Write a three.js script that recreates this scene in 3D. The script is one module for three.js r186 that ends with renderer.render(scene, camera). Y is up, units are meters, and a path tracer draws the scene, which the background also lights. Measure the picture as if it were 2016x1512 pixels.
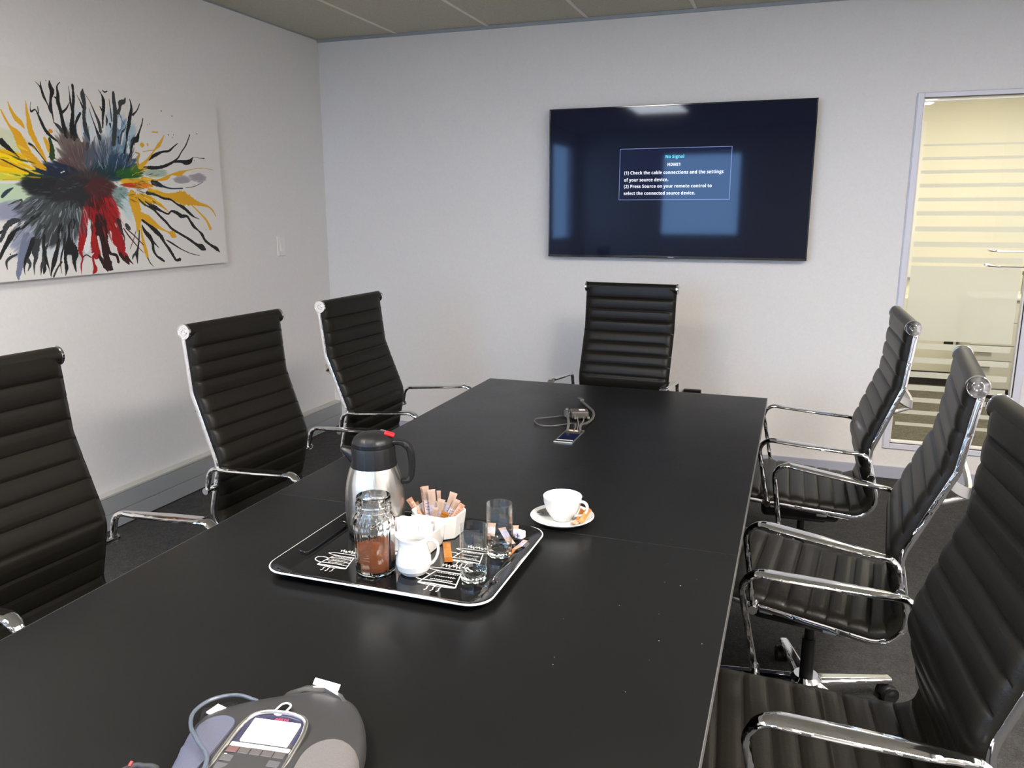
import * as THREE from 'three';
import { RoundedBoxGeometry } from 'three/addons/geometries/RoundedBoxGeometry.js';
import { mergeGeometries, mergeVertices, toCreasedNormals } from 'three/addons/utils/BufferGeometryUtils.js';
import { RectAreaLightUniformsLib } from 'three/addons/lights/RectAreaLightUniformsLib.js';
RectAreaLightUniformsLib.init();

// ---------- camera, sky, exposure ----------
const scene = new THREE.Scene();
const camera = new THREE.PerspectiveCamera(51.28, 2016 / 1512, 0.05, 60);
camera.position.set(2.9684, 1.4496, 4.6947);
camera.rotation.order = 'YXZ';
camera.rotation.set(-0.2123, 0.3406, -0.0009);
const renderer = new THREE.WebGLRenderer({ antialias: true });
renderer.toneMapping = THREE.LinearToneMapping;
renderer.toneMappingExposure = 2.9;
renderer.shadowMap.enabled = true;
scene.background = new THREE.Color(0.36, 0.6, 1.0);          // bluish daylight outside the windows
scene.backgroundIntensity = 8;
const TROFFER = [7, 25, 6], CORRIDOR = 5.4;                          // radiance of the ceiling panels
const WARM = [1.0, 0.925, 0.845];

// ---------- helpers ----------
let seed = 7;
const rnd = () => { seed |= 0; seed = seed + 0x6D2B79F5 | 0; let t = Math.imul(seed ^ seed >>> 15, 1 | seed); t = t + Math.imul(t ^ t >>> 7, 61 | t) ^ t; return ((t ^ t >>> 14) >>> 0) / 4294967296; };
const V = (x, y, z) => new THREE.Vector3(x, y, z);
const taken = new Map();
function numbered(name) { const n = taken.get(name) || 0; taken.set(name, n + 1); return n ? `${name}_${String(n).padStart(3, '0')}` : name; }
function shade(o) { o.castShadow = true; o.receiveShadow = true; return o; }
function thing(name, label, category, [x, y, z] = [0, 0, 0], turn = 0, group) {
  const o = new THREE.Group(); o.name = numbered(name); scene.add(o);
  o.position.set(x, y, z); o.rotation.y = turn; o.userData = { label, category };
  if (group) o.userData.group = group;
  return o;
}
function obj(name, geo, mat, parent) {
  const m = shade(new THREE.Mesh(Array.isArray(geo) ? merge(geo) : geo, mat));
  m.name = parent ? name : numbered(name); (parent || scene).add(m); return m;
}
function struct(name, geo, mat, parent) { const m = obj(name, geo, mat, parent); if (!parent) m.userData.kind = 'structure'; return m; }
function merge(list) {
  const gs = list.map((g) => { g = g.index ? g.toNonIndexed() : g; for (const k of Object.keys(g.attributes)) if (!['position', 'normal', 'uv'].includes(k)) g.deleteAttribute(k); return g; });
  return mergeGeometries(gs);
}
const at = (g, x, y, z, rx = 0, ry = 0, rz = 0) => { if (rx) g.rotateX(rx); if (ry) g.rotateY(ry); if (rz) g.rotateZ(rz); g.translate(x, y, z); return g; };
// box from corner to corner, uv in metres
function box(x0, x1, y0, y1, z0, z1, r = 0) {
  const w = x1 - x0, h = y1 - y0, d = z1 - z0;
  const g = r ? new RoundedBoxGeometry(w, h, d, 2, r) : new THREE.BoxGeometry(w, h, d);
  const p = g.attributes.position, n = g.attributes.normal, uv = g.attributes.uv;
  for (let i = 0; i < p.count; i++) {
    const X = p.getX(i) + (x0 + x1) / 2, Y = p.getY(i) + (y0 + y1) / 2, Z = p.getZ(i) + (z0 + z1) / 2;
    const ax = Math.abs(n.getX(i)), ay = Math.abs(n.getY(i)), az = Math.abs(n.getZ(i));
    if (ay >= ax && ay >= az) uv.setXY(i, X, Z); else if (ax >= az) uv.setXY(i, Z, Y); else uv.setXY(i, X, Y);
    p.setXYZ(i, X, Y, Z);
  }
  return g;
}
// skin over rings of points (arrays of Vector3 of one length)
function loft(rings, { closed = true, caps = true, crease = 0.7, uv = null } = {}) {
  const n = rings[0].length, pos = [], idx = [], uvs = [];
  rings.forEach((r, i) => r.forEach((p, j) => { pos.push(p.x, p.y, p.z); const q = uv ? uv(p, i, j) : [j / n, i / rings.length]; uvs.push(q[0], q[1]); }));
  const m = closed ? n : n - 1;
  for (let i = 0; i + 1 < rings.length; i++) for (let j = 0; j < m; j++) {
    const a = i * n + j, b = i * n + (j + 1) % n, c = a + n, d = b + n;
    idx.push(a, c, b, b, c, d);
  }
  if (caps && closed) for (const [k, flip] of [[0, false], [rings.length - 1, true]]) {
    const c = rings[k].reduce((s, p) => s.add(p), V(0, 0, 0)).divideScalar(n), ci = pos.length / 3;
    pos.push(c.x, c.y, c.z); const q = uv ? uv(c, k, 0) : [0.5, 0.5]; uvs.push(q[0], q[1]);
    for (let j = 0; j < n; j++) { const a = k * n + j, b = k * n + (j + 1) % n; flip ? idx.push(ci, b, a) : idx.push(ci, a, b); }
  }
  const g = new THREE.BufferGeometry();
  g.setAttribute('position', new THREE.Float32BufferAttribute(pos, 3)); g.setAttribute('uv', new THREE.Float32BufferAttribute(uvs, 2)); g.setIndex(idx);
  g.computeVertexNormals();
  return crease ? toCreasedNormals(g, crease) : g;
}
// sweep of a section along a path; section(t) gives [[a, b]...], a along ref, b across it
function sweep(path, section, ref = V(0, 0, 1), opt = {}) {
  const rings = path.map((p, i) => {
    const T = path[Math.min(i + 1, path.length - 1)].clone().sub(path[Math.max(i - 1, 0)]).normalize();
    const S = ref.clone().sub(T.clone().multiplyScalar(ref.dot(T))).normalize(), N = S.clone().cross(T);
    return section(i / (path.length - 1)).map(([a, b]) => p.clone().addScaledVector(S, a).addScaledVector(N, b));
  });
  return loft(rings, { crease: 0.8, ...opt });
}
const curve = (pts, n, closed = false, kind = 'centripetal') => new THREE.CatmullRomCurve3(pts.map((p) => V(...p)), closed, kind).getSpacedPoints(n);
const tube = (pts, r, n = 40, k = 8) => new THREE.TubeGeometry(new THREE.CatmullRomCurve3(pts.map((p) => V(...p)), false, 'centripetal'), n, r, k, false);
function capped(pts, r, n = 40, k = 10) { const P = curve(pts, n), s = ell(r, r, k); return loftFrames(P, s); }
function loftFrames(P, s) {
  const c = new THREE.CatmullRomCurve3(P), F = c.computeFrenetFrames(P.length - 1, false);
  return loft(P.map((p, i) => s.map(([a, b]) => p.clone().addScaledVector(F.normals[i], a).addScaledVector(F.binormals[i], b))), { crease: 0.8 });
}
function fillet(P, n = 160) {                          // polyline [x, y, radius] with rounded corners, evenly spaced points
  const out = [V(P[0][0], P[0][1], 0)];
  for (let i = 1; i + 1 < P.length; i++) {
    const p = V(P[i][0], P[i][1], 0), a = V(P[i - 1][0], P[i - 1][1], 0).sub(p).normalize(), b = V(P[i + 1][0], P[i + 1][1], 0).sub(p).normalize(), r = P[i][2], half = a.angleTo(b) / 2, t = r / Math.tan(half);
    const c = p.clone().addScaledVector(a.clone().add(b).normalize(), r / Math.sin(half)), s = p.clone().addScaledVector(a, t).sub(c), e = p.clone().addScaledVector(b, t).sub(c), w = s.angleTo(e), sg = Math.sign(s.x * e.y - s.y * e.x), m = 24;
    for (let k = 0; k <= m; k++) out.push(c.clone().add(s.clone().applyAxisAngle(V(0, 0, 1), sg * w * k / m)));
  }
  const z = P[P.length - 1]; out.push(V(z[0], z[1], 0));
  const L = [0]; for (let i = 1; i < out.length; i++) L.push(L[i - 1] + out[i].distanceTo(out[i - 1]));
  const T = L[L.length - 1], pts = []; let k = 0;
  for (let i = 0; i <= n; i++) { const s = T * i / n; while (k < L.length - 2 && L[k + 1] < s) k++; pts.push(out[k].clone().lerp(out[k + 1], Math.min(1, (s - L[k]) / Math.max(1e-9, L[k + 1] - L[k])))); }
  return pts;
}
const ell = (a, b, n = 16, pw = 1) => Array.from({ length: n }, (_, i) => { const t = i / n * 2 * Math.PI, c = Math.cos(t), s = Math.sin(t); return [a * Math.sign(c) * Math.abs(c) ** pw, b * Math.sign(s) * Math.abs(s) ** pw]; });
function rrect(w, h, r, n = 6) {                    // rounded rectangle outline, [x, y] pairs
  const out = [];
  for (const [cx, cy, a0] of [[w / 2 - r, h / 2 - r, 0], [-w / 2 + r, h / 2 - r, 90], [-w / 2 + r, -h / 2 + r, 180], [w / 2 - r, -h / 2 + r, 270]])
    for (let i = 0; i <= n; i++) { const a = (a0 + 90 * i / n) * Math.PI / 180; out.push([cx + r * Math.cos(a), cy + r * Math.sin(a)]); }
  return out;
}
const lathe = (pts, n = 56) => new THREE.LatheGeometry(pts.map(([r, y]) => new THREE.Vector2(Math.max(r, 0.00001), y)), n);
function creasedLathe(pts, n = 56, c = 0.5) { const g = lathe(pts, n); g.deleteAttribute('normal'); const m = mergeVertices(g, 1e-6); m.computeVertexNormals(); return toCreasedNormals(m, c); }

// ---------- procedural textures ----------
function noiseTexture(size, f, srgb = false, repeat = 1) {           // f(x, y, random) -> grey 0..255 or [r, g, b]
  const d = new Uint8Array(size * size * 4);
  for (let y = 0; y < size; y++) for (let x = 0; x < size; x++) { const v = f(x, y), k = (y * size + x) * 4; const [r, g, b] = Array.isArray(v) ? v : [v, v, v]; d[k] = r; d[k + 1] = g; d[k + 2] = b; d[k + 3] = 255; }
  const t = new THREE.DataTexture(d, size, size); t.wrapS = t.wrapT = THREE.RepeatWrapping; t.magFilter = THREE.LinearFilter; t.minFilter = THREE.LinearMipmapLinearFilter; t.generateMipmaps = true;
  if (srgb) t.colorSpace = THREE.SRGBColorSpace; t.repeat.set(repeat, repeat); t.needsUpdate = true; return t;
}
function lattice(n) { const a = Array.from({ length: n * n }, rnd); return (x, y) => { const X = Math.floor(x), Y = Math.floor(y), u = x - X, v = y - Y, g = (i, j) => a[((Y + j) % n + n) % n * n + ((X + i) % n + n) % n], s = (t) => t * t * (3 - 2 * t); const U = s(u), W = s(v); return (g(0, 0) * (1 - U) + g(1, 0) * U) * (1 - W) + (g(0, 1) * (1 - U) + g(1, 1) * U) * W; }; }
const L8 = lattice(8), L32 = lattice(32), L128 = lattice(128);
const carpetMap = noiseTexture(512, (x, y) => { const n = 0.45 * rnd() + 0.35 * L128(x / 4, y / 4) + 0.2 * L32(x / 16, y / 16), v = 70 + 120 * n + (rnd() > 0.985 ? 90 : 0); return [v, v, v * 0.99]; }, true, 1.6);
const carpetBump = noiseTexture(512, () => 255 * rnd(), false, 1.6);
const wallBump = noiseTexture(256, (x, y) => 90 + 90 * L128(x / 2, y / 2) + 60 * rnd(), false, 3);
const wallMap = noiseTexture(256, (x, y) => 247 + 3 * L128(x / 2, y / 2) + 4 * rnd(), true, 0.7);
const tileMap = noiseTexture(256, (x, y) => { const n = L128(x / 2, y / 2) * 0.6 + rnd() * 0.4; const v = 205 + 40 * n - (rnd() > 0.97 ? 60 : 0); return [v, v * 0.985, v * 0.93]; }, true, 2.5);
const leatherBump = noiseTexture(256, (x, y) => 120 + 70 * L128(x / 2, y / 2) + 50 * L32(x / 8, y / 8) + 15 * rnd(), false, 9);
const tableRough = noiseTexture(512, (x, y) => 176 + 24 * L8(x / 64, y / 64) + 22 * L128(x / 4, y / 4) + 12 * rnd(), false, 1.2);
const clothMap = noiseTexture(128, (x, y) => { const w = ((x >> 1) + (y >> 1)) % 2 ? 1 : 0.72; return 215 * w + 40 * rnd() * w; }, true, 24);
const coffeeMap = noiseTexture(128, (x, y) => { const v = 0.55 + 0.45 * rnd(); return [196 * v, 108 * v, 56 * v]; }, true, 14);

// ---------- materials ----------
const std = (color, roughness = 0.5, more = {}) => { const m = new THREE.MeshPhysicalMaterial({ roughness, ...more }); Array.isArray(color) ? m.color.setRGB(...color) : m.color.set(color); return m; };
const M = {
  wall: std([0.74, 0.72, 0.705], 0.85, { map: wallMap, bumpMap: wallBump, bumpScale: 0.0002 }),
  ceilTile: std([0.66, 0.66, 0.61], 0.95, { map: tileMap }),
  grid: std([0.74, 0.71, 0.66], 0.6),
  trimGrey: std([0.3, 0.33, 0.36], 0.5),
  trunk: std([0.32, 0.33, 0.335], 0.5), trunkCap: std([0.5, 0.5, 0.46], 0.5), skirt: std([0.36, 0.37, 0.45], 0.55),
  carpet: std([0.15, 0.147, 0.146], 1.0, { map: carpetMap, bumpMap: carpetBump, bumpScale: 0.003 }),
  corridorCarpet: std([0.6, 0.55, 0.44], 1.0, { map: carpetMap }),
  corridorWall: std([0.84, 0.82, 0.7], 0.9), corridorWhite: std([0.86, 0.85, 0.8], 0.6),
  table: std([0.0042, 0.0042, 0.0042], 0.4, { specularIntensity: 0.75, roughnessMap: tableRough }), tableEdge: std([0.09, 0.09, 0.09], 0.4),
  leather: std([0.0096, 0.0086, 0.007], 0.36, { specularIntensity: 0.33, bumpMap: leatherBump, bumpScale: 0.0004 }),
  chrome: std([0.78, 0.78, 0.8], 0.09, { metalness: 1 }), alu: std([0.66, 0.65, 0.63], 0.28, { metalness: 1 }),
  steel: std([0.62, 0.6, 0.57], 0.3, { metalness: 1 }),
  black: std([0.009, 0.009, 0.01], 0.4, { specularIntensity: 0.6 }), blackGloss: std([0.006, 0.006, 0.007], 0.08), rubber: std([0.02, 0.02, 0.022], 0.7),
  frameWhite: std([0.6, 0.6, 0.68], 0.4), white: std([0.85, 0.84, 0.83], 0.25), plastic: std([0.74, 0.725, 0.7], 0.5),
  porcelain: std([0.6, 0.595, 0.58], 0.12, { clearcoat: 0.4, clearcoatRoughness: 0.05 }),
  pane: std([0.97, 0.98, 0.96], 0.02, { transmission: 1, thickness: 0, ior: 1.5 }),
  frosted: std([0.85, 0.87, 0.86], 0.94, { transmission: 0.9, thickness: 0, ior: 1.3 }),
  glass: std([0.99, 1, 0.99], 0.02, { transmission: 1, thickness: 0.01, ior: 1.5, attenuationColor: new THREE.Color(0.85, 0.95, 0.88), attenuationDistance: 0.12 }),
  clear: std([0.97, 0.98, 0.98], 0.015, { transmission: 1, thickness: 0, ior: 1.5 }),
  red: std([0.5, 0.01, 0.015], 0.35), orange: std([0.5, 0.22, 0.045], 0.5), kraft: std([0.62, 0.46, 0.33], 0.6), paper: std([0.55, 0.54, 0.55], 0.6),
};

// ---------- room shell ----------
const H = 2.514, RX = 5.2, RZ = 6.6, T = 0.12;
struct('floor', box(-T, RX + T, -0.1, 0, -T, RZ + T), M.carpet);
const W2 = { x0: 1.12, x1: 2.22, y0: 1.1, y1: 2.24 }, W3 = { z0: 5.38, z1: 6.42, y0: 1.06, y1: 2.34 };
const W1 = { x0: 3.48, x1: 4.1, y0: 0.172, y1: 2.032 };
struct('wall_left', [box(-T, 0, 0, H + 0.1, -T, W3.z0), box(-T, 0, 0, H + 0.1, W3.z1, RZ + T), box(-T, 0, 0, W3.y0, W3.z0, W3.z1), box(-T, 0, W3.y1, H + 0.1, W3.z0, W3.z1)], M.wall);
struct('wall_back', [box(0, W1.x0, 0, H + 0.1, -T, 0), box(W1.x1, RX, 0, H + 0.1, -T, 0), box(W1.x0, W1.x1, 0, W1.y0, -T, 0), box(W1.x0, W1.x1, W1.y1, H + 0.1, -T, 0)], M.wall);
struct('wall_right', box(RX, RX + T, 0, H + 0.1, -T, RZ + T), M.wall);
struct('wall_front', [box(0, W2.x0, 0, H + 0.1, RZ, RZ + T), box(W2.x1, RX, 0, H + 0.1, RZ, RZ + T), box(W2.x0, W2.x1, 0, W2.y0, RZ, RZ + T), box(W2.x0, W2.x1, W2.y1, H + 0.1, RZ, RZ + T)], M.wall);
// suspended ceiling: slab, tiles 600 x 1200, T bars, recessed light panels
const ceiling = struct('ceiling', box(-T, RX + T, H + 0.1, H + 0.22, -T, RZ + T), M.ceilTile);
const GX = [0, 0.556, 1.156, 1.756, 2.356, 2.956, 3.556, 4.156, 4.756, RX], GZ = [0, 1.15, 2.35, 3.55, 4.75, 5.95, RZ];
const LIT = [[2, 3], [6, 3], [7, 2]];
for (let i = 0; i + 1 < GX.length; i++) for (let k = 0; k + 1 < GZ.length; k++) {
  if (LIT.some(([a, b]) => a === i && b === k)) continue;
  struct('ceiling_tile', box(GX[i] + 0.004, GX[i + 1] - 0.004, H, H + 0.016, GZ[k] + 0.004, GZ[k + 1] - 0.004), M.ceilTile, ceiling);
}
for (const x of GX.slice(1, -1)) struct('grid_bar', box(x - 0.009, x + 0.009, H - 0.003, H + 0.03, 0, RZ), M.grid, ceiling);
for (const z of GZ.slice(1, -1)) struct('grid_bar', box(0, RX, H - 0.002, H + 0.03, z - 0.009, z + 0.009), M.grid, ceiling);
struct('trim_1', [box(0.0, RX, H - 0.018, H - 0.001, 0, 0.014)], M.trimGrey);
struct('trim_2', [box(0, 0.008, H - 0.006, H - 0.001, 0.014, RZ)], M.trimGrey);
for (const [i, k] of LIT) {
  const x = (GX[i] + GX[i + 1]) / 2, z = (GZ[k] + GZ[k + 1]) / 2;
  const t = thing('ceiling_light', { 2: 'white recessed ceiling light panel on the left, mirrored in the dark screen', 6: 'white recessed ceiling light panel above the nearest right-hand chair', 7: 'white recessed ceiling light panel behind the right-hand chairs' }[i], 'ceiling light', [x, H, z]);
  obj('frame', [box(-0.296, 0.296, -0.004, 0.06, -0.596, -0.57), box(-0.296, 0.296, -0.004, 0.06, 0.57, 0.596), box(-0.296, -0.272, -0.004, 0.06, -0.57, 0.57), box(0.272, 0.296, -0.004, 0.06, -0.57, 0.57)], M.frameWhite, t);
  const em = std([0.8, 0.8, 0.8], 0.6, { emissive: new THREE.Color(...WARM), emissiveIntensity: i === 2 ? 8 : i === 6 ? 6 : 3 });
  obj('diffuser', box(-0.272, 0.272, 0.002, 0.012, -0.57, 0.57), em, t);
  const l = new THREE.RectAreaLight(new THREE.Color(...WARM), TROFFER[i === 2 ? 0 : i - 5], 0.54, 1.14); l.position.set(x, H - 0.004, z); l.lookAt(x, 0, z); scene.add(l);
}
// skirtings: power trunking along the left wall, low grey board on the back and right walls
const trunk = struct('baseboard_left', [box(0, 0.046, 0.004, 0.164, 0, RZ)], M.trunk);
struct('cover', box(0.04, 0.05, 0.006, 0.078, 0, RZ, 0.0015), M.trunk, trunk);
struct('cover', box(0.04, 0.05, 0.082, 0.16, 0, RZ, 0.0015), M.trunk, trunk);
struct('top_strip', box(0, 0.051, 0.162, 0.172, 0, RZ, 0.0015), M.trunkCap, trunk);
struct('baseboard_back', box(0.05, RX, 0.001, 0.068, 0, 0.012, 0.002), M.skirt);
struct('baseboard_right', box(RX - 0.012, RX, 0.001, 0.068, 0.012, RZ, 0.002), M.skirt);

// interior glazing beside the chairs, with frosted bands and lever handles
{
  const w = new THREE.Group(); w.name = 'window_1'; w.userData = { kind: 'structure' }; scene.add(w);
  const { x0, x1, y0, y1 } = W1;
  for (const b of [[x0, x0 + 0.03, y0, y1], [x1 - 0.034, x1, y0, y1], [x0 + 0.03, x1 - 0.034, y0, y0 + 0.03], [x0 + 0.03, x1 - 0.034, y1 - 0.024, y1]])
    struct('frame_bar', [box(b[0], b[1], b[2], b[3], -0.07, 0.013, 0.003), box(b[0] - (b[0] === x0 ? 0.004 : 0), b[1], b[2], b[3], -0.02, 0.008, 0.002)], M.frameWhite, w);
  struct('inner_bead', [box(x0 + 0.03, x0 + 0.038, y0 + 0.03, y1 - 0.024, -0.05, -0.012), box(x1 - 0.042, x1 - 0.034, y0 + 0.03, y1 - 0.024, -0.05, -0.012), box(x0 + 0.03, x1 - 0.034, y0 + 0.03, y0 + 0.04, -0.05, -0.012), box(x0 + 0.03, x1 - 0.034, y1 - 0.04, y1 - 0.034, -0.05, -0.012)], M.white, w);
  const pn = new THREE.PlaneGeometry(x1 - x0 - 0.07, y1 - y0 - 0.056); pn.translate((x0 + x1) / 2 - 0.002, (y0 + y1) / 2, -0.031);
  struct('glass_pane', pn, M.pane, w);
  const bands = [[1.784, 1.774], [1.72, 1.705], [1.655, 1.638], [1.588, 1.569], [1.518, 1.499], [1.45, 1.427], [1.372, 1.346], [1.294, 1.267], [1.215, 1.186], [1.169, 0.774], [0.759, 0.727], [0.681, 0.651], [0.603, 0.572], [0.53, 0.5], [0.46, 0.435], [0.389, 0.366], [0.318, 0.3]];
  for (const [a, b] of bands) { const g = new THREE.PlaneGeometry(0.506, a - b); g.translate(3.786, (a + b) / 2, -0.0285); struct('frosted_band', g, M.frosted, w); }
  for (const [y, len, dip] of [[1.253, 0.205, 0.006], [1.178, 0.215, 0.008]]) {
    const hd = struct('lever_handle', sweep(fillet([[x1 - 0.02, y, 0], [x1 - 0.03 - len * 0.72, y, 0.03], [x1 - 0.03 - len, y + dip, 0]], 40).map((q) => q.setZ(0.058)), (u) => rrect(0.017, 0.007 + 0.011 * Math.max(0, (u - 0.6) / 0.4) ** 1.3 * (1 - 0.75 * Math.max(0, (u - 0.9) / 0.1)), 0.0022, 3), V(0, 0, 1)), M.alu, w);
    struct('rose', at(new THREE.CylinderGeometry(0.013, 0.016, 0.05, 20), x1 - 0.017, y, 0.035, Math.PI / 2), M.alu, hd);
  }
}
// windows behind the camera and in the rear of the left wall (seen as reflections)
for (const [n, f] of [[2, (a, b, y0, y1, r) => box(a, b, y0, y1, RZ + 0.03, RZ + 0.08, r)], [3, (a, b, y0, y1, r) => box(-0.08, -0.03, y0, y1, a, b, r)]]) {
  const w = new THREE.Group(); w.name = 'window_' + n; w.userData = { kind: 'structure' }; scene.add(w);
  const [a0, a1, b0, b1] = n === 2 ? [W2.x0, W2.x1, W2.y0, W2.y1] : [W3.z0, W3.z1, W3.y0, W3.y1];
  for (const b of [[a0, a0 + 0.05, b0, b1], [a1 - 0.05, a1, b0, b1], [a0 + 0.05, a1 - 0.05, b0, b0 + 0.05], [a0 + 0.05, a1 - 0.05, b1 - 0.05, b1]]) struct('frame_bar', f(...b, 0.004), M.frameWhite, w);
  const g = new THREE.PlaneGeometry(a1 - a0 - 0.1, b1 - b0 - 0.1);
  n === 2 ? g.translate((a0 + a1) / 2, (b0 + b1) / 2, RZ + 0.055) : at(g, -0.055, (b0 + b1) / 2, (a0 + a1) / 2, 0, Math.PI / 2);
  struct('glass_pane', g, M.pane, w);
}
struct('ground_outside', box(-40, 45, -3.4, -3.2, -3.2, 60), std([0.12, 0.13, 0.09], 0.95));
// corridor beyond the glazing
struct('floor_corridor', box(2.4, 6.8, -0.1, -0.002, -3.2, -T), M.corridorCarpet);
struct('ceiling_corridor', box(2.4, 6.8, 2.5, 2.62, -3.2, -T), M.corridorWall);
struct('wall_corridor', [box(2.4, 6.8, 0, 2.5, -3.2, -3.05), box(2.4, 2.52, 0, 2.5, -3.05, -T), box(6.68, 6.8, 0, 2.5, -3.05, -T), box(RX + T, 6.68, 0, 2.5, -T, 0)], M.corridorWall);
struct('baseboard_corridor', box(2.52, 6.68, 0, 0.07, -3.05, -3.035), M.trimGrey);
{
  const t = thing('ceiling_light', 'warm ceiling light panel in the corridor behind the glazing', 'ceiling light', [4.3, 2.5, -1.7]);
  obj('frame', [box(-0.6, 0.6, -0.012, 0, -0.3, -0.28), box(-0.6, 0.6, -0.012, 0, 0.28, 0.3), box(-0.6, -0.58, -0.012, 0, -0.28, 0.28), box(0.58, 0.6, -0.012, 0, -0.28, 0.28)], M.frameWhite, t);
  obj('diffuser', box(-0.58, 0.58, -0.008, -0.001, -0.28, 0.28), std([0.8, 0.8, 0.8], 0.6, { emissive: new THREE.Color(1, 0.92, 0.77), emissiveIntensity: 3 }), t);
  const l = new THREE.RectAreaLight(new THREE.Color(1, 0.92, 0.77), CORRIDOR, 1.16, 0.56); l.position.set(4.3, 2.488, -1.7); l.lookAt(4.3, 0, -1.7); scene.add(l);
  const c = thing('storage_cabinet', 'low white storage cabinet with drawers and black plinth in the corridor', 'cabinet', [4.78, 0, -2.66]);
  obj('carcass', box(-0.5, 0.5, 0.075, 0.78, -0.3, 0.28, 0.003), M.corridorWhite, c);
  obj('plinth', box(-0.48, 0.48, 0, 0.075, -0.28, 0.26), M.black, c);
  obj('top', box(-0.51, 0.51, 0.78, 0.8, -0.31, 0.31, 0.003), M.corridorWhite, c);
  for (const [a, b] of [[0.085, 0.3], [0.305, 0.42], [0.425, 0.6], [0.605, 0.775]]) { const d = obj('drawer', box(-0.495, 0.495, a, b, 0.28, 0.3, 0.003), M.corridorWhite, c); obj('handle', box(-0.46, -0.34, b - 0.05, b - 0.03, 0.299, 0.312, 0.003), M.trimGrey, d); }
  const sb = thing('sideboard', 'low cream sideboard with dark plinth against the corridor wall', 'sideboard', [3.86, 0, -2.9]);
  obj('carcass', box(-0.4, 0.4, 0.12, 0.74, -0.145, 0.13, 0.003), M.corridorWall, sb);
  obj('plinth', box(-0.39, 0.39, 0, 0.12, -0.14, 0.1), std([0.03, 0.025, 0.02], 0.6), sb);
  for (const x of [-0.395, 0.003]) { const d = obj('door', box(x, x + 0.392, 0.126, 0.735, 0.13, 0.148, 0.003), M.corridorWall, sb); obj('handle', box(x + 0.3, x + 0.37, 0.36, 0.385, 0.148, 0.16, 0.003), M.black, d); }
  const bx = thing('storage_box', 'dark brown box standing on the white corridor cabinet', 'box', [4.83, 0.8, -2.62]);
  obj('body', box(-0.16, 0.16, 0.0005, 0.15, -0.12, 0.12, 0.004), std([0.06, 0.045, 0.03], 0.6), bx);
  obj('lid', box(-0.165, 0.165, 0.15, 0.18, -0.125, 0.125, 0.004), std([0.06, 0.045, 0.03], 0.6), bx);
  const b = thing('whiteboard', 'white board with grey lower rail on the corridor wall', 'whiteboard', [3.6, 0.88, -3.05]);
  obj('panel', box(-0.45, 0.3, 0.012, 1.3, 0.001, 0.02), M.corridorWhite, b);
  obj('rail', box(-0.45, 0.3, -0.01, 0.012, 0.001, 0.05, 0.002), M.trimGrey, b);
}

// ---------- meeting table ----------
{
  const t = thing('meeting_table', 'long matt black meeting table made of two tops, filling the foreground', 'table', [2.315, 0, 3.052]);
  const X = 0.577, Y0 = 0.712, Y1 = 0.74, L = 1.544;
  for (const s of [-1, 1]) {
    const top = obj('tabletop', box(-X, X, Y0, Y1, s < 0 ? -L : 0.0007, s < 0 ? -0.0007 : L, 0.0012), M.table, t);
    for (const e of [-X, X]) obj('edge_band', box(e - 0.0008, e + 0.0008, Y0 + 0.001, Y1 - 0.0006, s < 0 ? -L : 0.001, s < 0 ? -0.001 : L), M.tableEdge, top);
  }
  for (const z of [-1.2, 0, 1.2]) obj('leg', box(-0.3, 0.3, 0, Y0, z - 0.02, z + 0.02, 0.003), M.black, t);
  obj('modesty_panel', box(-0.012, 0.012, 0.15, Y0, -1.18, 1.18), M.black, t);
}

// ---------- chairs ----------
const RAIL = fillet([[-.2965, 1.078], [-.273, .866, .06], [-.182, .627, .1], [-.236, .394, .062], [.2, .4325, .3], [.268, .432, .028], [.282, .385]], 240);
const railCurve = new THREE.CatmullRomCurve3(RAIL); railCurve.arcLengthDivisions = 960;
const railLen = railCurve.getLength();
let uLow = 0; for (let i = 0; i <= 400; i++) if (railCurve.getPointAt(i / 400).x > -0.2 && railCurve.getPointAt(i / 400).y < 0.43) { uLow = i / 400; break; }
function pad(u0, u1, ribs, w, roll) {
  const per = 10, n = ribs * per, NT = 22, rings = [];
  for (let i = 0; i <= n; i++) {
    const u = u0 + (u1 - u0) * i / n, p = railCurve.getPointAt(u), d = railCurve.getTangentAt(u), N = V(-d.y, d.x, 0);
    const first = roll && i < per / 2, ph = first ? 0.5 : (i % per) / per, full = Math.pow(Math.abs(Math.sin(Math.PI * ph)), 0.35), asym = 1 + 0.25 * (0.5 - ph);
    const ring = [];
    const end = roll ? 1 : Math.min(1, i / 3, (n - i) / 3);
    for (let j = 0; j <= NT; j++) {
      const t = -1 + 2 * j / NT, e = Math.pow(Math.max(0, 1 - Math.pow(Math.abs(t), 14)), 0.5), pucker = 0.0016 * Math.sin(t * 31 + Math.floor(i / per) * 2.1) * (1 - full) * Math.abs(t) ** 4;
      const h = 0.0105 + 0.006 * e + 0.0075 * full * asym * e * (0.35 + 0.65 * end) + pucker;
      ring.push(p.clone().addScaledVector(N, h).setZ(t * w));
    }
    for (let j = NT; j >= 0; j--) { const t = -1 + 2 * j / NT, e = Math.pow(1 - Math.pow(Math.abs(t), 10), 0.5); ring.push(p.clone().addScaledVector(N, -0.004).setZ(t * w)); }
    rings.push(ring);
  }
  const g = loft(rings, { crease: 1.25, uv: (q, i) => [q.z, (u0 + (u1 - u0) * i / n) * railLen] });
  return g;
}
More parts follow.
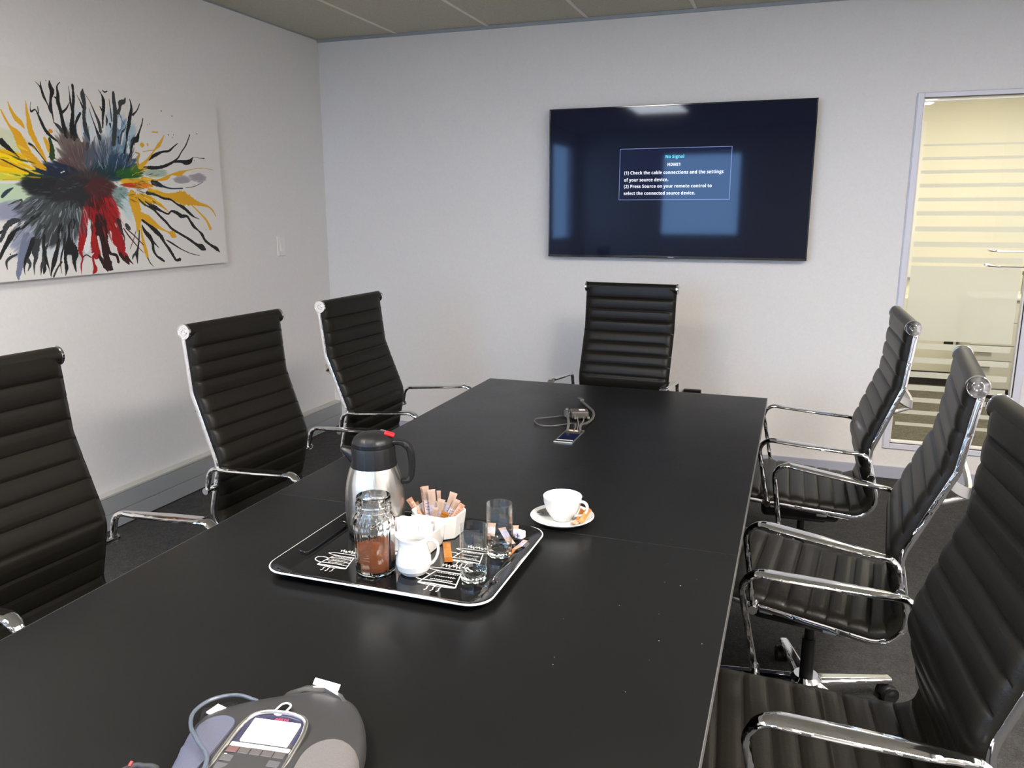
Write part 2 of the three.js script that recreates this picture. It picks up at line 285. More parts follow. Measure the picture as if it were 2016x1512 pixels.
function chairParts() {
  const root = new THREE.Group(), hw = 0.230, rw = 0.2242, shell = [];
  const sh = (o) => { shell.push(o); o.userData.shell = 1; return o; };
  const nBack = Math.round(railLen * uLow / 0.0565), nSeat = Math.round(railLen * (1 - uLow) / 0.0525);
  const roll = at(new THREE.CylinderGeometry(0.0238, 0.0238, 2 * hw - 0.002, 32, 1), -0.296, 1.071, 0, Math.PI / 2);
  sh(obj('backrest', [pad(0.004, uLow, nBack, hw, true), roll], M.leather, root));
  sh(obj('seat', pad(uLow, 1, nSeat, hw, false), M.leather, root));
  const railPath = Array.from({ length: 201 }, (_, i) => { const p = railCurve.getPointAt(i / 200), d = railCurve.getTangentAt(i / 200); return p.addScaledVector(V(d.y, -d.x, 0), 0.0125); });
  for (const s of [-1, 1]) {
    const r = sh(obj('side_rail', sweep(railPath.map((p) => p.clone().setZ(s * rw)), () => rrect(0.013, 0.019, 0.005, 3)), M.chrome, root));
    const cap = obj('end_cap', creasedLathe([[0, 0], [0.0252, 0], [0.0258, 0.0006], [0.0258, 0.0068], [0.0248, 0.008], [0.0225, 0.008], [0.0218, 0.007], [0.0132, 0.0068], [0.0122, 0.0084], [0.0085, 0.0086], [0.0075, 0.0062], [0.0042, 0.006], [0.0036, 0.0076], [0, 0.0078]], 40, 0.3), M.chrome, r);
    cap.geometry.rotateX(s > 0 ? Math.PI / 2 : -Math.PI / 2); cap.geometry.translate(-0.296, 1.071, s * (hw - 0.0015));
  }
  // arms: flat strap on top, thin round leg in front, curl to a pivot bolt behind
  const ap = fillet([[.128, .424], [.1745, .6655, .043], [-.19, .634, .04], [-.206, .556]], 150);
  const AW = [[0, .0078], [.25, .0082], [.31, .0095], [.37, .017], [.44, .0235], [.58, .0245], [.74, .021], [.83, .0135], [.89, .0095], [1, .008]];
  const lerp = (T, t) => { for (let i = 1; i < T.length; i++) if (t <= T[i][0]) { const [a, x] = T[i - 1], [b, y] = T[i]; const k = (t - a) / (b - a); return x + (y - x) * k * k * (3 - 2 * k); } return T[T.length - 1][1]; };
  for (const s of [-1, 1]) {
    const arm = sh(obj('armrest', sweep(ap.map((p) => p.clone().setZ(s * 0.27)), (t) => ell(lerp(AW, t), lerp([[0, .0075], [.3, .0078], [.44, .0068], [.8, .0068], [.9, .008], [1, .008]], t), 24, 0.85)), M.chrome, root));
    for (const [f, y, l] of [[.128, .426, 0.05], [-.205, .556, 0.05]]) {
      obj('bolt', [at(new THREE.CylinderGeometry(0.0075, 0.0075, l, 16), f, y, s * (0.27 - l / 2 + 0.008), Math.PI / 2), at(new THREE.CylinderGeometry(0.0115, 0.0115, 0.007, 20), f, y, s * 0.279, Math.PI / 2), at(new THREE.CylinderGeometry(0.0105, 0.0105, 0.012, 20), f, y, s * 0.246, Math.PI / 2)], M.chrome, arm);
    }
  }
  // back brace: flat aluminium bar bent away from the back, with struts
  const bar = curve([[-.266, .838, .222], [-.288, .82, .21], [-.318, .802, .18], [-.326, .798, .12], [-.328, .798, 0], [-.326, .798, -.12], [-.318, .802, -.18], [-.288, .82, -.21], [-.266, .838, -.222]], 60);
  const brace = sh(obj('back_brace', loft(bar.map((p) => [[-.004, -.014], [.004, -.014], [.004, .014], [-.004, .014]].map(([a, b]) => V(p.x + a, p.y + b, p.z))), { crease: 0.4 }), M.alu, root));
  for (const s of [-1, 1]) obj('strut', sweep(curve([[-.232, .775, s * .218], [-.27, .778, s * .2], [-.322, .79, s * .165]], 16), () => rrect(0.014, 0.006, 0.002, 2), V(0, 1, 0)), M.alu, brace);
  for (const f of [-0.06, 0.1]) sh(obj('cross_bar', box(f - 0.018, f + 0.018, 0.378 + (f > 0 ? 0.016 : 0), 0.396 + (f > 0 ? 0.016 : 0), -0.226, 0.226, 0.004), M.alu, root));
  sh(obj('tilt_mechanism', [box(-0.13, 0.15, 0.315, 0.392, -0.115, 0.115, 0.022), box(-0.09, 0.1, 0.29, 0.33, -0.06, 0.06, 0.015)], M.black, root));
  const lever = sh(obj('height_lever', capped([[-.08, .335, .1], [-.12, .33, .15], [-.15, .326, .19]], 0.005, 14), M.black, root));
  obj('paddle', at(new RoundedBoxGeometry(0.055, 0.022, 0.05, 3, 0.01), -.165, .325, .2), M.black, lever);
  obj('column', [at(new THREE.CylinderGeometry(0.0135, 0.0135, 0.14, 24), 0, 0.25, 0), at(new THREE.CylinderGeometry(0.0185, 0.0195, 0.13, 28), 0, 0.175, 0)], M.black, root);
  const base = obj('base', creasedLathe([[0, 0.072], [0.04, 0.072], [0.046, 0.08], [0.044, 0.112], [0.034, 0.124], [0, 0.124]], 30), M.chrome, root);
  for (let k = 0; k < 5; k++) {
    const a = k * 2 * Math.PI / 5;
    const leg = loft(Array.from({ length: 12 }, (_, i) => { const t = i / 11, r = 0.03 + 0.25 * t, w = 0.024 - 0.009 * t, hh = 0.017 - 0.008 * t, y = 0.097 - 0.026 * t; return rrect(2 * w, 2 * hh, Math.min(w, hh) * 0.9, 4).map(([z, q]) => V(r, y + q, z)); }), { crease: 0.7 });
    leg.rotateY(a); const L = obj('base_leg', leg, M.chrome, root);
    const c = merge([at(new THREE.CylinderGeometry(0.025, 0.025, 0.018, 24), 0.278, 0.025, 0.014, Math.PI / 2), at(new THREE.CylinderGeometry(0.025, 0.025, 0.018, 24), 0.278, 0.025, -0.014, Math.PI / 2), at(new THREE.SphereGeometry(0.027, 20, 10, 0, Math.PI * 2, 0, Math.PI / 2), 0.278, 0.028, 0), at(new THREE.CylinderGeometry(0.006, 0.006, 0.03, 12), 0.273, 0.055, 0)]);
    c.rotateY(a); obj('caster', c, M.black, L);
  }
  return root;
}
const protoChair = chairParts();
const SHELLS = new Set(['backrest', 'seat', 'side_rail', 'armrest', 'back_brace', 'cross_bar', 'tilt_mechanism', 'height_lever']);
const chairs = [   // x, z, heading (degrees from +x towards +z), tilt back, height, base turn, label
  [3.048, 1.547, 179.3, -0.3, -0.002, 20, 'right-hand black ribbed leather armchair nearest the TV wall'],
  [3.074, 2.413, 185.6, 2.3, 0.002, 103, 'middle right-hand black ribbed leather armchair, its chrome cap before the glazing'],
  [3.088, 3.216, 175.5, -0.7, 0.004, 50, 'large black ribbed leather armchair cut off by the lower right picture corner'],
  [1.425, 1.621, 1.7, 0.7, -0.003, 10, 'left-hand black ribbed leather armchair in front of the room corner'],
  [1.407, 2.415, 3.2, -1.2, -0.007, 40, 'middle left-hand black ribbed leather armchair, between painting and steel coffee jug'],
  [1.422, 3.384, 2.9, -0.5, 0.006, 25, 'black ribbed leather armchair below the painting, cut by the left picture edge'],
  [2.169, 0.974, 93.1, -0.4, 0, 33, 'black ribbed leather armchair at the far head of the table, below the TV'],
];
chairs.forEach(([x, z, a, tilt, dy, spin, label], i) => {
  const c = i ? protoChair.clone() : protoChair; c.name = numbered('office_armchair'); scene.add(c);
  c.position.set(x, 0, z); c.rotation.set(0, -a * Math.PI / 180, 0);
  c.userData = { label, category: 'chair', group: 'black ribbed leather chairs round the meeting table' };
  const t = tilt * Math.PI / 180, y0 = 0.42;
  for (const o of c.children) {
    if (SHELLS.has(o.name)) { o.rotation.set(0, 0, t); o.position.set(y0 * Math.sin(t), y0 - y0 * Math.cos(t) + dy, 0); }
    else if (o.name !== 'column') o.rotation.set(0, (spin + a) * Math.PI / 180, 0);
  }
});

// ---------- television ----------
{
  const t = thing('television', 'large flat black television on the far wall showing a no-signal message', 'television', [2.285, 1.6055, 0]);
  const W = 0.725, Hh = 0.4175;
  obj('housing', [box(-W, W, -Hh, Hh, 0.035, 0.066, 0.004), box(-W * 0.8, W * 0.8, -Hh * 0.75, Hh * 0.75, 0.022, 0.036, 0.004)], M.black, t);
  obj('wall_bracket', [box(-0.25, 0.25, -0.2, 0.2, 0.001, 0.012), box(-0.22, -0.19, -0.22, 0.22, 0.01, 0.024), box(0.19, 0.22, -0.22, 0.22, 0.01, 0.024)], M.black, t);
  obj('bezel', [box(-W, W, Hh - 0.007, Hh, 0.06, 0.0705, 0.0015), box(-W, W, -Hh, -Hh + 0.014, 0.06, 0.0705, 0.0015), box(-W, -W + 0.007, -Hh, Hh, 0.06, 0.0705, 0.0015), box(W - 0.007, W, -Hh, Hh, 0.06, 0.0705, 0.0015)], M.blackGloss, t);
  const cv = document.createElement('canvas'); cv.width = 2048; cv.height = 1180; const g = cv.getContext('2d');
  g.fillStyle = '#0d0f1e'; g.fillRect(0, 0, 2048, 1180);
  const X = (f) => f * 2048, Y = (f) => f * 1180;
  g.fillStyle = '#10142c'; g.fillRect(X(0.2866), Y(0.275), X(0.4252), Y(0.341));
  g.strokeStyle = '#8f9fd8'; g.lineWidth = 3.2; g.strokeRect(X(0.2866), Y(0.275), X(0.4252), Y(0.341));
  const line = (s, x0, x1, y, size, col) => { g.font = `bold ${size}px sans-serif`; g.fillStyle = col; g.textBaseline = 'middle'; const w = g.measureText(s).width, k = (X(x1) - X(x0)) / w; g.save(); g.translate(X(x0), Y(y)); g.scale(k, 1); g.fillText(s, 0, 0); g.restore(); };
  line('No Signal', 0.463, 0.5365, 0.331, 34, '#58e0ee'); line('HDMI1', 0.472, 0.524, 0.383, 34, '#f4f6ff');
  line('(1) Check the cable connections and the settings', 0.3043, 0.686, 0.4355, 35, '#f4f6ff'); line('of your source device.', 0.3043, 0.4796, 0.483, 35, '#f4f6ff');
  line('(2) Press Source on your remote control to', 0.3043, 0.645, 0.526, 35, '#f4f6ff'); line('select the connected source device.', 0.3043, 0.5841, 0.5725, 35, '#f4f6ff');
  const tex = new THREE.CanvasTexture(cv); tex.colorSpace = THREE.SRGBColorSpace;
  const sm = std([0.002, 0.002, 0.003], 0.05, { ior: 1.26, specularColor: new THREE.Color(0.7, 0.82, 1), emissive: new THREE.Color(1, 1, 1), emissiveMap: tex, emissiveIntensity: 0.42 });
  const pg = new THREE.PlaneGeometry(2 * W - 0.012, 2 * Hh - 0.018); pg.translate(0, 0.0035, 0.0685);
  obj('screen', pg, sm, t);
  const lc = document.createElement('canvas'); lc.width = 256; lc.height = 48; const q = lc.getContext('2d'); q.fillStyle = '#050506'; q.fillRect(0, 0, 256, 48); q.fillStyle = '#b8bac4'; q.font = 'bold 40px sans-serif'; q.textAlign = 'center'; q.textBaseline = 'middle'; q.fillText('SAMSUNG', 128, 26, 240);
  const lt = new THREE.CanvasTexture(lc); lt.colorSpace = THREE.SRGBColorSpace;
  const lg = new THREE.PlaneGeometry(0.042, 0.008); lg.translate(0, -Hh + 0.007, 0.0709); obj('maker_mark', lg, std([1, 1, 1], 0.3, { map: lt }), t);
}

// ---------- painting ----------
const WASHES = `c6d0d6 60 640 190 80 120
b6c6d2 70 810 190 90 130
b9c2c8 60 560 230 60 90
c2ccd2 60 420 640 130 80
b4bcc0 50 540 660 90 80
c8ccb0 60 233 273 156 82
c9c83a 80 238 382 122 29
e0b000 85 248 312 96 25
d9a400 85 242 353 111 22
b9d0b0 70 241 459 123 58
8d93a8 75 276 520 126 49
3f474a 95 432 509 178 89
4a5354 90 423 571 138 62
8a90a8 80 281 635 57 86
6f7f80 60 413 584 49 41
6a5e58 95 574 265 101 73
5a4a4a 90 619 314 114 71
5b4040 80 529 343 64 41
8a8a98 80 738 264 96 62
4a5668 90 732 307 146 65
26405c 95 822 314 111 52
5a7f98 60 838 192 75 93
9fb8c4 50 890 173 56 60
12351f 95 441 384 138 37
16243a 95 484 365 128 44
1e3a2a 95 398 409 105 40
14343c 95 764 353 159 40
1e5a20 90 866 353 87 30
3c6a1c 80 914 332 47 27
1d2024 97 456 424 179 48
3a2626 95 561 414 106 42
7a0c10 97 662 490 108 72
8f1015 95 700 545 81 81
5a0a0c 90 641 476 69 47
a5161a 90 743 512 43 74
2a1416 80 672 581 51 44
3a3032 97 640 405 150 60
26282c 97 560 440 150 70
4a2226 95 690 420 100 45
3f4648 90 470 590 150 60
7f9a98 70 807 463 55 68
9fb0a0 50 1028 342 94 27
d8a818 90 896 389 105 21
e08010 90 920 404 95 17
c03a10 80 859 405 56 11
9a969c 60 1206 367 66 25
9a969c 60 1322 354 70 29
bcd0d4 70 836 508 30 72`;
const STROKES = `17191c 447,9,2 448,35,9 455,66,11 470,97,6 482,122,14 489,134,4
17191c 424,14,1 441,29,5 447,41,8
17191c 491,1,5 492,22,17 498,41,23 488,69,12 483,102,14 487,134,8 492,167,3 524,201,5
17191c 541,0,4 525,18,6 525,51,15 521,78,18 527,107,18 531,136,17 536,176,20 547,215,29
17191c 503,62,3 522,68,14
17191c 579,74,2 558,103,8 537,119,12
17191c 603,1,14 603,21,11 601,55,15 593,96,13 585,137,20 577,179,28 580,220,40
17191c 582,10,2 583,43,4 583,67,9 586,117,7
34383c 654,10,3 650,35,24 654,75,19 645,124,17 647,173,23 654,217,21 639,264,14
17191c 618,39,1 632,61,5 645,90,11
17191c 629,112,11 611,135,13 596,164,9 589,212,22
17191c 737,3,2 752,22,6 759,42,16 756,77,18 746,121,12 740,164,6
17191c 759,3,4 770,9,6 786,3,5
17191c 736,73,4 746,89,10
17191c 676,87,2 685,120,4 704,174,9 716,209,20 716,237,8
34383c 662,30,2 684,58,3 705,104,9 722,144,16 726,183,20
17191c 764,105,2 768,126,10 763,151,4
34383c 820,2,14 818,35,20 820,70,22 814,121,23 804,176,25 789,232,24
17191c 792,34,2 794,95,6 794,130,5
17191c 783,140,12 785,160,3
34383c 887,19,6 878,35,17 855,45,25 847,71,15 832,91,25
17191c 912,20,3 917,45,10 916,67,15 904,97,19 892,135,21 877,174,14 870,211,13 848,264,13
17191c 970,35,4 949,67,6 920,90,11
2c3a48 842,89,4 856,124,3 873,145,3 845,176,11 824,222,17
17191c 982,97,4 972,124,7 948,167,10 932,195,26 910,204,26 897,228,16 888,262,17 873,300,26
17191c 392,96,1 386,119,2 388,132,8 408,123,5 419,142,8 429,166,13 444,198,15 465,219,14 498,240,6
17191c 421,109,3 422,135,5
34383c 488,164,3 511,178,14 528,200,18
d9a21c 255,140,6 269,170,9 286,199,12 311,225,35 328,262,45 349,299,42 382,330,36 426,354,14
d9a21c 289,106,3 299,136,12 316,165,22 336,182,19 348,200,6
d9a21c 369,93,2 369,134,12 372,166,19 374,204,26 388,238,23 406,273,20 424,308,13 433,327,5
d9a21c 434,228,10 444,250,20 452,283,17
c98a10 463,199,17 475,202,14
25401c 459,229,14 466,269,21 460,309,31
17191c 235,254,27 254,271,24 276,288,15 296,303,8 311,316,2
17191c 360,257,10 380,268,10 400,290,5 433,331,4
3a3010 225,323,5 245,331,6 279,345,5 321,361,7 373,370,10
f3d000 227,307,21 279,323,22 331,343,16 375,357,7
eec800 220,361,21 290,367,19 341,375,10
17191c 1195,195,4 1167,212,7 1130,235,11 1090,241,9 1050,255,16 1010,273,16 971,295,6
17191c 1288,145,5 1250,202,7 1219,232,6 1192,262,8 1161,282,12 1087,310,15 1042,318,16 999,320,17 957,320,7
17191c 1381,255,5 1346,256,2 1297,256,3 1277,274,21 1246,283,25 1205,280,14 1161,284,10
d9a21c 1109,161,3 1088,190,12 1069,211,19 1042,232,9 1012,261,8 970,298,18 931,323,26
d9a21c 1031,155,6 1069,153,6
d9a21c 954,220,22 970,218,18
d9a21c 996,211,11 996,222,6
b08a30 914,256,4 938,262,11 925,286,13 926,316,13
c8a860 961,249,4 1031,237,4
d9a21c 1448,311,2 1359,305,3 1235,325,7 1192,339,25 1133,347,8 1103,362,19 1035,377,9 940,372,22
16283a 1001,386,27 1033,393,28 1075,405,11 1125,413,7 1206,410,6
17191c 1225,407,2 1286,399,3 1354,376,2
d9a21c 975,421,18 1038,440,23 1092,451,24 1148,454,39 1195,457,55 1247,469,41 1301,483,19 1387,501,8 1417,523,7 1434,549,4
d9a21c 1251,485,5 1308,527,7 1360,570,10 1387,614,17
17191c 963,437,18 1015,444,9 1068,461,9 1113,466,8 1156,488,8 1201,506,14 1251,540,11 1274,552,5 1307,562,2
d9a21c 898,458,26 938,465,36 980,468,27 1032,487,14 1094,525,3
17191c 870,435,4 907,465,5 945,492,6 996,515,9 1035,547,10 1071,575,11 1101,604,11 1161,634,9 1218,661,11 1275,693,14 1311,707,27 1335,719,8
17191c 947,476,4 987,497,16 1008,505,17 1049,523,8 1090,535,7 1111,523,8 1150,531,15 1178,546,17 1219,548,11 1240,573,12 1262,599,15 1290,618,7 1319,643,14 1335,669,13 1377,697,11 1421,718,17 1445,737,3
d9a21c 870,439,39 883,492,48 892,538,39 892,577,26 882,615,9
d9a21c 913,538,22 957,562,32 982,578,27 1028,603,12 1081,624,7 1109,635,29 1130,648,7
d9a21c 906,593,7 909,647,12 919,695,18 928,731,13 931,743,3
17191c 915,562,9 954,586,11 994,614,20 1029,643,18 1047,672,11 1072,701,13 1096,735,13 1116,761,10 1146,759,15
17191c 912,585,4 929,617,15 957,645,20 970,673,14 971,705,13 989,734,9 1015,750,11 1036,763,7
17191c 974,665,9 1008,697,2
17191c 1060,660,3 1092,675,7 1158,709,4 1221,733,3 1287,748,2
17191c 894,608,4 884,662,7 871,701,10 864,716,17 864,739,9 863,763,3
34383c 865,708,4 842,727,10 835,742,3
17191c 929,739,5 942,764,4 964,785,1
4a2018 799,598,4 829,637,6 878,689,4 906,714,2
4a2018 872,615,3 852,653,3 826,695,2
4a2018 814,599,4 855,630,5 911,679,4
9a1014 610,509,26 589,559,30 574,608,34 563,655,30 549,690,18 556,723,8 545,751,7 542,792,1
9a1014 627,512,27 634,559,23 632,610,23 628,668,35 631,712,35 612,722,11 613,748,10 618,774,19 603,790,8
2c1214 556,719,4 578,709,4 603,722,4
2c1214 671,559,47 674,633,51 681,685,36 685,726,28 690,760,44 716,784,2
2c1214 645,713,12 667,755,16 686,790,2
9a1014 741,560,57 760,631,45 773,681,46 773,719,25
2c1214 671,625,35 692,678,24 711,709,12 743,720,12 751,752,12
9a1014 746,590,37 758,650,49 771,700,25 801,732,21 812,760,5
2c1214 764,711,17 785,739,13 812,762,9
2c1214 797,728,17 837,765,2
c88a8a 760,575,16 761,590,12
3a2a2e 774,560,25 787,613,13 800,644,5 791,674,2
34383c 816,583,17 838,603,13
17191c 533,558,18 499,621,32 496,670,54 518,696,33 511,735,16 515,778,4
17191c 482,676,21 468,718,12 469,757,14 460,790,2
17191c 471,578,21 449,619,21 438,668,14 422,705,17 407,739,16 393,769,7 388,792,1
34383c 450,731,6 426,754,6 400,791,8
17191c 467,669,7 448,713,6 441,748,4 443,780,1
34383c 430,605,21 425,639,24 385,665,8 370,692,17 365,726,20 351,743,13 341,780,1
17191c 380,618,10 370,665,13 373,713,13 384,758,3 386,786,1
17191c 368,733,3 362,757,13 354,777,2
34383c 381,584,30 347,633,26 328,683,29 328,707,16 316,737,8 311,777,1
17191c 328,630,16 302,676,19 282,711,16 270,741,6 269,774,1
34383c 289,715,16 298,732,11 284,759,2
6f7890 303,615,29 281,661,29 264,700,22 251,740,22 239,772,16 238,792,3
34383c 247,690,5 216,701,9 196,717,9 195,748,2
17191c 368,536,13 323,556,13 289,582,13 257,595,9 232,617,19 206,649,15 183,680,12 169,705,7
34383c 278,556,9 244,562,19 212,584,18 197,613,12 179,638,12
17191c 381,526,3 339,549,10 315,559,3
34383c 297,477,6 266,487,6 231,500,1
34383c 300,480,3 278,503,6 246,520,1
2c3a48 266,432,3 235,449,12 211,469,9
17191c 216,688,6 217,689,6
17191c 196,596,4 184,606,9
dfe0e0 620,566,19 602,631,19 580,691,26
d8d4d0 651,632,12 656,669,12 660,706,6
d8d4d0 720,612,12 721,671,16 742,695,25
d9d4d0 618,148,15 613,196,22 621,230,11
ccd4d8 841,111,21 833,156,21
ccd8dc 857,175,13 838,228,11
ccd8dc 880,210,13 870,248,17
e8e8e8 495,365,6 514,358,5
5a6a88 635,194,11 652,228,17`;
const DOTS = `1104,52,3 1172,68,3 1022,119,2 1007,124,2 1137,159,3 1164,169,2 1339,137,3 1172,156,2 1305,269,2 348,662,3 1351,617,2 474,3,2 822,196,5 887,186,3 913,221,3`;
{
  const cv = document.createElement('canvas'); cv.width = 1500; cv.height = 820; const g = cv.getContext('2d');
  g.fillStyle = '#d9d6d2'; g.fillRect(0, 0, 1500, 820); g.translate(0, 25);
  const rgba = (h, a) => `rgba(${parseInt(h.slice(0, 2), 16)},${parseInt(h.slice(2, 4), 16)},${parseInt(h.slice(4, 6), 16)},${a})`;
  const wash = (c, a, x, y, rx, ry) => {        // a watercolour pool: many overlapping ragged dabs
    for (let k = 0; k < 90; k++) {
      const r = Math.sqrt(rnd()), an = rnd() * 6.283, px = x + Math.cos(an) * r * rx * 0.75, py = y + Math.sin(an) * r * ry * 0.75, s = (0.2 + 0.3 * rnd()) * (1.1 - 0.6 * r);
      const q = Math.sqrt(rx * ry) * s, el = Math.min(1, Math.hypot(px - 645, (py - 400) * 1.3) / 160); g.save(); g.translate(px, py); g.rotate(Math.atan2(py - 400, px - 645)); g.scale(q * (1 + 1.1 * el) * (rx > ry * 2.2 ? 1.2 : 1), q * (1 - 0.5 * el) * (ry > rx ? 0.8 : 1)); const gr = g.createRadialGradient(0, 0, 0, 0, 0, 1); gr.addColorStop(0, rgba(c, a * 0.75)); gr.addColorStop(0.7, rgba(c, a * 0.55)); gr.addColorStop(1, rgba(c, 0)); g.fillStyle = gr; g.beginPath(); g.arc(0, 0, 1, 0, 7); g.fill(); g.restore();
    }
  };
  for (const l of WASHES.split('\n')) { const [c, a, x, y, rx, ry] = l.split(' '); wash(c, a / 100, +x, +y, +rx, +ry); }
  const stroke = (c, pts) => {                    // a run of paint: outline of varying width with ragged edges
    const cur = new THREE.CatmullRomCurve3(pts.map(([x, y, w]) => V(x, y, w)), false, 'centripetal'), n = Math.max(10, Math.round(cur.getLength() / 4)), P = cur.getPoints(n), L = [], R = [];
    P.forEach((p, i) => { const a = P[Math.max(0, i - 1)], b = P[Math.min(n, i + 1)], d = Math.hypot(b.x - a.x, b.y - a.y) || 1, w = Math.max(0.7, p.z / 2) * (0.86 + 0.28 * rnd()), nx = -(b.y - a.y) / d * w, ny = (b.x - a.x) / d * w; L.push([p.x + nx, p.y + ny]); R.unshift([p.x - nx, p.y - ny]); });
    g.fillStyle = '#' + c; g.beginPath(); [...L, ...R].forEach(([x, y], i) => i ? g.lineTo(x, y) : g.moveTo(x, y)); g.closePath(); g.fill();
    g.beginPath(); const e = P[n]; g.arc(e.x, e.y, Math.max(0.5, e.z * 0.3), 0, 7); g.fill(); g.beginPath(); g.arc(P[0].x, P[0].y, Math.max(0.5, P[0].z * 0.3), 0, 7); g.fill();
  };
  for (const l of STROKES.split('\n')) { const [c, ...p] = l.split(' '); if (p.length > 1) stroke(c, p.map((q) => { const [x, y, w] = q.split(',').map(Number); return [x, y, w * (y > 430 ? 1.22 : 0.97)]; })); }
  g.fillStyle = '#2a2c30'; for (const d of DOTS.split(' ')) { const [x, y, r] = d.split(',').map(Number); g.beginPath(); g.arc(x, y, r, 0, 7); g.fill(); }
  const cols = ['23282c', '3a4148', '5a6068', '14202c', '4a1a1c', '8a8f98', '1c3a24', '6a4c48'];
  for (let k = 0; k < 240; k++) {                 // fine marbling in the middle of the splash
    const an = rnd() * 6.283, r = Math.sqrt(rnd()), x = 640 + Math.cos(an) * r * 270, y = 420 + Math.sin(an) * r * 105, ang = Math.atan2(y - 405, (x - 640) * 0.8) + (rnd() - 0.5) * 0.8, l = 10 + 38 * rnd();
    g.globalAlpha = 0.3; stroke(cols[Math.floor(rnd() * (x > 640 && x < 790 && y > 430 ? 5 : 8))], [[x, y, 1 + 3 * rnd()], [x + Math.cos(ang) * l * 0.5 + 4 * rnd(), y + Math.sin(ang) * l * 0.5, 2 + 7 * rnd()], [x + Math.cos(ang) * l, y + Math.sin(ang) * l, 1]]); g.globalAlpha = 1;
  }
  const run = (n, cs, x0, x1, y0, y1, cx, cy, len, wd, al) => { for (let k = 0; k < n; k++) { const x = x0 + (x1 - x0) * rnd(), y = y0 + (y1 - y0) * rnd(), a = Math.atan2(y - cy, x - cx) + (rnd() - 0.5) * 0.3, l = len * (0.4 + rnd()), b = (rnd() - 0.5) * 10; g.globalAlpha = al * (0.5 + rnd()); stroke(cs[Math.floor(rnd() * cs.length)], [[x, y, 1 + wd * rnd() * 0.4], [x + Math.cos(a) * l * 0.5 + b, y + Math.sin(a) * l * 0.5, 1 + wd * rnd()], [x + Math.cos(a) * l, y + Math.sin(a) * l, 1 + wd * 0.3 * rnd()]]); } g.globalAlpha = 1; };
  run(150, ['7c8690', '2e3438', '9aa0ac', '50585c', 'b6bec6', '23282c'], 280, 600, 470, 610, 560, 360, 60, 9, 0.5);      // grey runs, lower left
  run(90, ['6a1014', 'a01a1e', '3a1214', 'b42a2a', '200c0e'], 620, 760, 440, 600, 660, 330, 60, 9, 0.5);                  // reds
  run(120, ['8aa0b0', '34465a', 'c2ced6', '1e3a54', '5a6876', '8e8a94'], 690, 890, 220, 350, 740, 470, 55, 8, 0.5);        // blues
  run(70, ['5a4c48', '8a7a74', '3a3030', '6a5652'], 500, 680, 220, 340, 620, 430, 50, 9, 0.45);                           // browns
  run(50, ['e8b41c', 'c48a10', 'f0d030', '3a5a1c', '224418'], 880, 1010, 330, 480, 800, 390, 50, 7, 0.7);                  // yellow and green, right
  run(50, ['e6b800', 'f2d84a', 'c8d05a', 'd89a10', '2a4420'], 130, 420, 270, 400, 620, 400, 60, 9, 0.6);                   // yellow and green, left
  const tex = new THREE.CanvasTexture(cv); tex.colorSpace = THREE.SRGBColorSpace;
  const t = thing('painting', 'unframed white canvas with black, yellow and red splashed paint on the left wall', 'painting', [0, 1.59, 1.81]);
  obj('stretcher', box(0.001, 0.0335, -0.409, 0.409, -0.749, 0.749, 0.003), std([0.78, 0.77, 0.75], 0.8), t);
  const pg = new THREE.PlaneGeometry(1.5, 0.82); pg.rotateY(Math.PI / 2); pg.translate(0.0345, 0, 0);
  obj('canvas', pg, std([1, 1, 1], 0.75, { map: tex }), t);
}

// ---------- small fittings on the walls ----------
{
  const t = thing('light_switch', 'white light switch plate on the left wall near the corner', 'light switch', [0, 1.246, 0.524]);
  obj('plate', box(0.0005, 0.008, -0.059, 0.059, -0.037, 0.037, 0.003), M.plastic, t);
  const r = obj('rocker', box(0.006, 0.0115, -0.03, 0.03, -0.013, 0.013, 0.002), M.plastic, t); r.rotation.z = 0.05;
  const b = thing('wall_outlet', 'small black outlet box on the far wall, right of the head chair', 'outlet', [2.435, 0.36, 0]);
  obj('box', box(-0.05, 0.05, -0.06, 0.067, 0.0005, 0.034, 0.004), M.black, b);
  obj('socket', box(-0.03, 0.03, -0.03, 0.03, 0.032, 0.037, 0.003), M.rubber, b);
}

